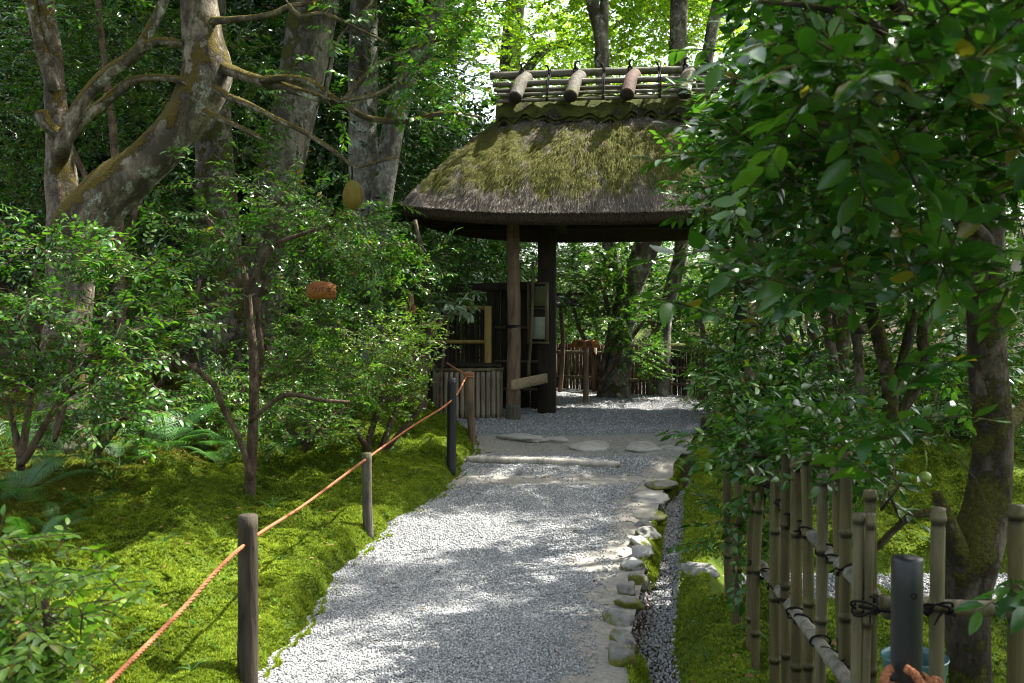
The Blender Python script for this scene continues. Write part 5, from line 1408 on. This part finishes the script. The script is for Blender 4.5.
bush('tall leafy young evergreen whose small leaves fill the gaps between the curved stems', st, [(60, 40, 9.2, 70, 50, .6, 70), (150, 60, 9.2, 60, 60, .6, 50), (20, 120, 9.3, 50, 60, .6, 60), (110, 130, 9.4, 60, 40, .6, 50), (90, -40, 9, 110, 60, .6, 60), (250, 60, 9.6, 30, 60, .5, 30), (255, 150, 9.6, 30, 40, .5, 26)], 32, 2, 'shrub', 'shrub', sc=(1, 1.5), name='young_evergreen', cat='young tree', group=None)
# beyond the gate
st = [tr((600, 396, 7), (605, 360, 6), (610, 320, 5), (600, 280, 4), Y=13.0), tr((602, 380, 5), (630, 340, 4), (645, 320, 3), Y=12.9), tr((603, 370, 5), (580, 330, 4), (570, 290, 3), Y=13.0)]
bush('young maple sapling of layered leaves in the opening of the gate', st, [(605, 270, 13.2, 35, 28, .6, 50), (618, 308, 12.9, 32, 24, .5, 50), (585, 310, 13.2, 20, 14, .4, 16), (634, 345, 12.8, 18, 14, .4, 20), (638, 366, 12.8, 12, 10, .3, 8), (590, 275, 13.3, 26, 24, .5, 34)], 29, 2, 'shrub', 'maple', name='maple_sapling', sc=(.8, 1.2), group='shrubs beyond the gate')
st = [tr((700, 400, 7), (705, 360, 6), (700, 310, 5), Y=11.6), tr((702, 385, 5), (720, 350, 4), Y=11.5)]
bush('fresh green bush at the right side of the gate opening, under the camellias', st, [(718, 350, 11.4, 22, 22, .5, 46), (716, 385, 11.2, 16, 18, .4, 30), (728, 310, 11.6, 28, 36, .5, 50), (738, 395, 10.8, 26, 30, .5, 44), (745, 430, 9.6, 24, 22, .4, 34)], 30, 2, 'bright', 'shrub', sc=(1.1, 1.5), group='shrubs beyond the gate')
st = [tr((700, 415, 9), (695, 350, 6), (700, 290, 5), Y=15.5), tr((700, 400, 6), (660, 340, 5), (640, 290, 4), Y=15.5)]
bush('tall pale glossy shrub behind the slim bending trunk', st, [(700, 290, 15.5, 30, 45, .7, 60), (660, 300, 15.8, 30, 40, .6, 50), (640, 260, 16.0, 30, 30, .6, 46), (690, 350, 15.2, 30, 18, .5, 34), (600, 250, 16.2, 40, 30, .6, 40)], 31, 2, 'shrub', 'camellia_far', sc=(1, 1.4), group='shrubs beyond the gate')

# ------------------------------------------------------------------ ferns
def frond(gl, base, d, L, width, seed, droop=.5, pin=14):
    rs = np.random.default_rng(seed); d = nrm(d)
    s = np.linspace(0, 1, 16)[:, None]; hor = nrm(np.array([d[0], d[1], 0]))
    p = base + d * L * s + np.array([0, 0, -1]) * droop * L * s ** 2.2 + hor * .0
    tube(gl, p, np.linspace(.0025, .0008, 16), 4, cap=False)
    t = nrm(np.gradient(p, axis=0)); side = nrm(np.cross(t, (0, 0, 1)))
    pos, fw, up, sc = [], [], [], []
    for k in range(pin):
        u = .22 + .76 * k / pin; q = np.array([np.interp(u, s[:, 0], p[:, j]) for j in range(3)]); i = int(u * 15)
        w = width * math.sin(math.pi * min(1, (u - .1) * 1.05)) ** .7 * (1.05 - .55 * u)
        for sg in (-1, 1):
            dd = nrm(side[i] * sg + t[i] * .45); nl = 6
            upv = np.cross(t[i], side[i]); upv = upv * np.sign(upv[2] + 1e-6)
            for m_ in range(nl):
                for s2 in (-1, 1):
                    v = (m_ + .5) / nl
                    pos.append(q + dd * w * v - np.array([0, 0, .12 * w * v * v])); fw.append(dd * .75 + nrm(np.cross(upv, dd)) * s2); up.append(upv); sc.append(w * .27 * (1.1 - v * .75))
    V, F = inst(leaf_tpl(1, .36, .1, .1, 1), np.array(pos), frames(np.array(fw), np.array(up)), np.array(sc)); gl.add(V, F)
def fern(label, px, py, L, n, seed, width=.12, ground=True, Y=None, az=None):
    b = G(px, py) if Y is None else P(px, py, Y)
    b = np.array([b[0], b[1], float(H(b[0], b[1])) + .02]); g = Geo(); rs = np.random.default_rng(seed)
    for k in range(n):
        a = (k / n * 6.28 + rs.uniform(-.4, .4)) if az is None else az + rs.uniform(-1, 1); el = rs.uniform(.5, 1.1)
        frond(g, b, np.array([math.cos(a) * math.cos(el), math.sin(a) * math.cos(el), math.sin(el)]), L * rs.uniform(.7, 1.1), width * L / .5 * rs.uniform(.85, 1.1), seed * 31 + k, rs.uniform(.35, .6))
    o = g.build('fern', M['fern'], None, False, b); o.location = b
    return tag(o, label, 'fern', 'ferns on the moss')
for k, (px, py, L, n, w, lab) in enumerate([
    (168, 455, .72, 9, .15, 'large arching fern in the dark hollow below the straight trunk'),
    (20, 505, .62, 10, .14, 'big fern at the left edge above the corner bush'),
    (30, 560, .40, 8, .11, 'fern spreading just above the yellow green corner bush'),
    (50, 472, .55, 8, .12, 'fern under the sprawling shrub near the foot of the curved tree'),
    (285, 458, .55, 9, .12, 'fern right of the bare pale shrub trunk'),
    (222, 472, .5, 8, .11, 'low fern left of the bare pale shrub trunk'),
    (325, 448, .5, 8, .11, 'fern in the shade behind the short pale rope post'),
    (165, 545, .13, 5, .035, 'tiny fern alone in the open moss left of the nearest post'),
    (192, 676, .12, 5, .032, 'tiny fern at the bottom edge left of the nearest post'),
    (120, 470, .5, 8, .11, 'fern in the brown hollow right of the curved tree'),
    (85, 515, .34, 7, .09, 'mid sized fern on open moss between the left edge and the nearest post'),
    (255, 440, .5, 8, .11, 'fern directly behind the bare shrub trunk'),
    (58, 445, .6, 9, .13, 'fern pushing up through the stems of the sprawling shrub'),
    (4, 455, .6, 8, .13, 'fern at the very left edge under the sprawling shrub'),
    (205, 455, .55, 8, .12, 'fern between the arching fern and the bare shrub trunk'),
    (140, 450, .5, 8, .12, 'fern half hidden behind the large arching one'),
    (55, 540, .36, 8, .10, 'fern leaning over the top of the yellow green corner bush'),
    (110, 480, .22, 6, .06, 'small fern on the brown patch of the mossy bank'),
    (272, 512, .20, 6, .055, 'small fern at the foot of the bare pale shrub trunk'),
    (352, 470, .24, 6, .07, 'small fern between the short pale post and the bright shrub'),
    (705, 662, .10, 5, .03, 'tiny fern on the dark moss mound by the ditch'),
    (775, 655, .26, 5, .05, 'fern with long narrow fronds at the foot of the bamboo canes'),
    (690, 470, .34, 8, .10, 'fern at the head of the ditch by the mossy slab'),
    (715, 440, .34, 7, .09, 'dark fern next to the slat edging'),
    (935, 560, .26, 6, .07, 'fern behind the bamboo fence beside the gravel strip'),
    (395, 455, .26, 6, .07, 'small fern under the bright shrub by the rope')]):
    fern(lab, px, py, L, n, 100 + k, w)

# ------------------------------------------------------------------ hanging plaques and a withered leaf
def hang(px0, py0, px1, py1, Y, parent, o):
    g = Geo(); tube(g, spline([P(px0, py0, Y), P((px0 + px1) / 2 + .3, (py0 + py1) / 2, Y), P(px1, py1, Y)], .03)[0], 0.006, 5); g.build('cord', M['cord_black'], parent, True, o)
c = P(353, 195, 6.6); tg = thing('hanging_tag', 'plain oval olive wooden tag hanging from a thin bare branch', 'tag', c)
outline_board('board', [(.068 * math.cos(t) * (1 - .12 * math.sin(t)) , .098 * math.sin(t) - .0) for t in np.linspace(0, 6.28, 25)[:-1][::-1]][::-1], .014, 'olive_board', tg)
hang(352, 166, 352, 183, 6.6, tg, c)
c = P(322, 290, 6.6); tg = thing('wooden_plaque', 'orange wooden plaque with dark writing hung among the shrub leaves', 'plaque', c)
brd = outline_board('board', [(-.085, -.058), (.09, -.062), (.095, .03), (.06, .05), (.0, .06), (-.055, .055), (-.095, .03), (-.1, -.012)], .014, 'orange_board', tg)
lettering('lettering', 'ツバ キ', .042, M['ink'], brd, (.0, -.0085, -.002), (R(90), 0, 0), .001)
hang(320, 266, 321, 286, 6.6, tg, c)
c = P(409, 302, 9.9)
g = Geo(); V, F = leaf_tpl(.20, .11, .7, .35); V = V @ ry(R(75)).T; g.add(V + c + (0, 0, .09), F); V2, F2 = leaf_tpl(.12, .07, .8, .3); g.add(V2 @ (rz(.8) @ ry(R(60))).T + c + (.02, 0, -.02), F2)
limb(g, [P(405, 330, 9.95), P(407, 310, 9.92), P(410, 293, 9.9)], [.005, .005, .004], .03, 5)
tag(g.build('withered_leaf', M['brown_leaf'], None, True), 'withered pinkish brown leaf curled among the shrubs left of the gate', 'leaf')
# fallen leaves on moss and path
rs = np.random.default_rng(77); g = Geo(); pos = []
for _ in range(330):
    if rs.uniform() < .75:
        Y = rs.uniform(3.6, 10); X = xl(Y) - rs.uniform(.03, 2.6)
    elif rs.uniform() < .5:
        Y = rs.uniform(3.6, 10); X = rs.uniform(xl(Y), xr(Y))
    else:
        Y = rs.uniform(3.6, 8); X = ditch_r(Y) + rs.uniform(.05, .7)
    pos.append((X, Y, max(float(H(X, Y)), float(pz(Y)) if xl(Y) < X < xr(Y) else -9) + .014))
pos = np.array(pos); V, F = inst(leaf_tpl(.045, .022, .5, .1), pos, rand_rot(rs, len(pos)) * .0 + frames(np.stack([rs.normal(size=len(pos)), rs.normal(size=len(pos)), .3 * rs.normal(size=len(pos))], -1), np.stack([.4 * rs.normal(size=len(pos)), .4 * rs.normal(size=len(pos)), np.ones(len(pos))], -1)), rs.uniform(.4, 1.1, len(pos))); g.add(V, F)
tag(g.build('fallen_leaves', M['fallen']), 'brown fallen leaves scattered over the moss', 'leaves', kind='stuff')

g = Geo(); n = 420
Y = rs.uniform(3.6, 9.5, n); lf = rs.uniform(0, 1, n) < .75
X = np.where(lf, xl(Y) - rs.uniform(.1, 3.2, n), ditch_r(Y) + rs.uniform(.1, 1.2, n))
z = H(X, Y); tp = leaf_tpl(.03, .014, .2, .2)
for q in range(4):
    a = rs.uniform(0, 6.28, n); V, F = inst(tp, np.stack([X, Y, z + .012 + .006 * q], -1), frames(np.stack([np.cos(a), np.sin(a), .45 + 0 * a], -1), np.tile([0, 0, 1.], (n, 1))), rs.uniform(.5, 1.2, n)); g.add(V, F)
tag(g.build('ground_cover', M['shrub']), 'tiny seedlings sprouting through the moss', 'seedlings', kind='stuff')
g = Geo()
for _ in range(90):
    Y = rs.uniform(3.6, 9.5); X = float(xl(Y) - rs.uniform(.0, 2.6)) if rs.uniform() < .8 else float(rs.uniform(xl(Y), xr(Y))); a = rs.uniform(0, 6.28); L = rs.uniform(.03, .11)
    zz = max(float(H(X, Y)), float(pz(Y)) if xl(Y) < X < xr(Y) else -9) + .012
    tube(g, np.array([(X, Y, zz), (X + L * .5 * math.cos(a), Y + L * .5 * math.sin(a), zz + .008), (X + L * math.cos(a + .3), Y + L * math.sin(a + .3), zz + .002)]), [.0022, .002, .0012], 4)
tag(g.build('twig_litter', M['twig_dark']), 'short broken twigs lying on the moss', 'twigs', kind='stuff')

# ------------------------------------------------------------------ the wood behind
def wood(name, label, n, fn, leafm, spray, seed, sc=(1, 1.5), npad=400, padr=.8, flat=.3, trunks=0):
    rs = np.random.default_rng(seed); cen = fn(rs, npad)
    tips, u = layered_points(cen, padr, n, seed, flat)
    d = nrm(np.stack([u[:, 0], u[:, 1], .2 * u[:, 2]], -1) + rs.normal(size=(n, 3)) * .4)
    gl = Geo(); put_sprays(gl, gl, spray, tips, d, seed, sc, .35)
    tag(gl.build(name, M[leafm], None, False), label, 'foliage', kind='stuff')
def left_wood(rs, n):
    py = rs.uniform(-160, 400, n); px = -120 + (540 + np.where(py > 130, 70, 0)) * rs.uniform(0, 1, n); Y = rs.uniform(12.5, 20, n)
    return np.array([P(a, b, c) for a, b, c in zip(px, py, Y)])
def left_clear(rs, n):
    c = left_wood(rs, n); return c[c[:, 2] > H(c[:, 0], c[:, 1])]
def left_back(rs, n):
    py = rs.uniform(-150, 400, n); px = -220 + (640 + np.where(py > 130, 80, 0)) * rs.uniform(0, 1, n); Y = rs.uniform(18, 24, n)
    c = np.array([P(a, b, d) for a, b, d in zip(px, py, Y)]); return c[c[:, 2] > H(c[:, 0], c[:, 1])]
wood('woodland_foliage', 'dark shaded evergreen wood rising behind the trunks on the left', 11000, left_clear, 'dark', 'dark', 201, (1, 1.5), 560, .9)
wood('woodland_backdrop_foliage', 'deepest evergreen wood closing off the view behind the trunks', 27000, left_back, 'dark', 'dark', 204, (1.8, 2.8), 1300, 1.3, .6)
def right_wood(rs, n):
    px = rs.uniform(800, 1200, n); Y = rs.uniform(9.5, 17, n); py = rs.uniform(-60, 460, n)
    c = np.array([P(a, b, c) for a, b, c in zip(px, py, Y)]); return c[c[:, 2] > H(c[:, 0], c[:, 1])]
wood('undergrowth', 'leafy undergrowth in the shade behind the camellias on the right', 5000, right_wood, 'shrub', 'dark', 202, (1, 1.4), 300, .8)
def mid_wood(rs, n):
    px = rs.uniform(440, 790, n); Y = rs.uniform(16.5, 24, n); py = rs.uniform(215, 400, n)
    c = np.array([P(a, b, c) for a, b, c in zip(px, py, Y)]); return c[c[:, 2] > H(c[:, 0], c[:, 1])]
wood('woodland_undergrowth', 'sunlit green undergrowth seen through the gate beyond the brushwood fence', 3600, mid_wood, 'shrub', 'dark', 203, (1, 1.5), 260, .9)
print('TRIS', sum(len(o.data.polygons) for o in scene.objects if o.type == 'MESH'))
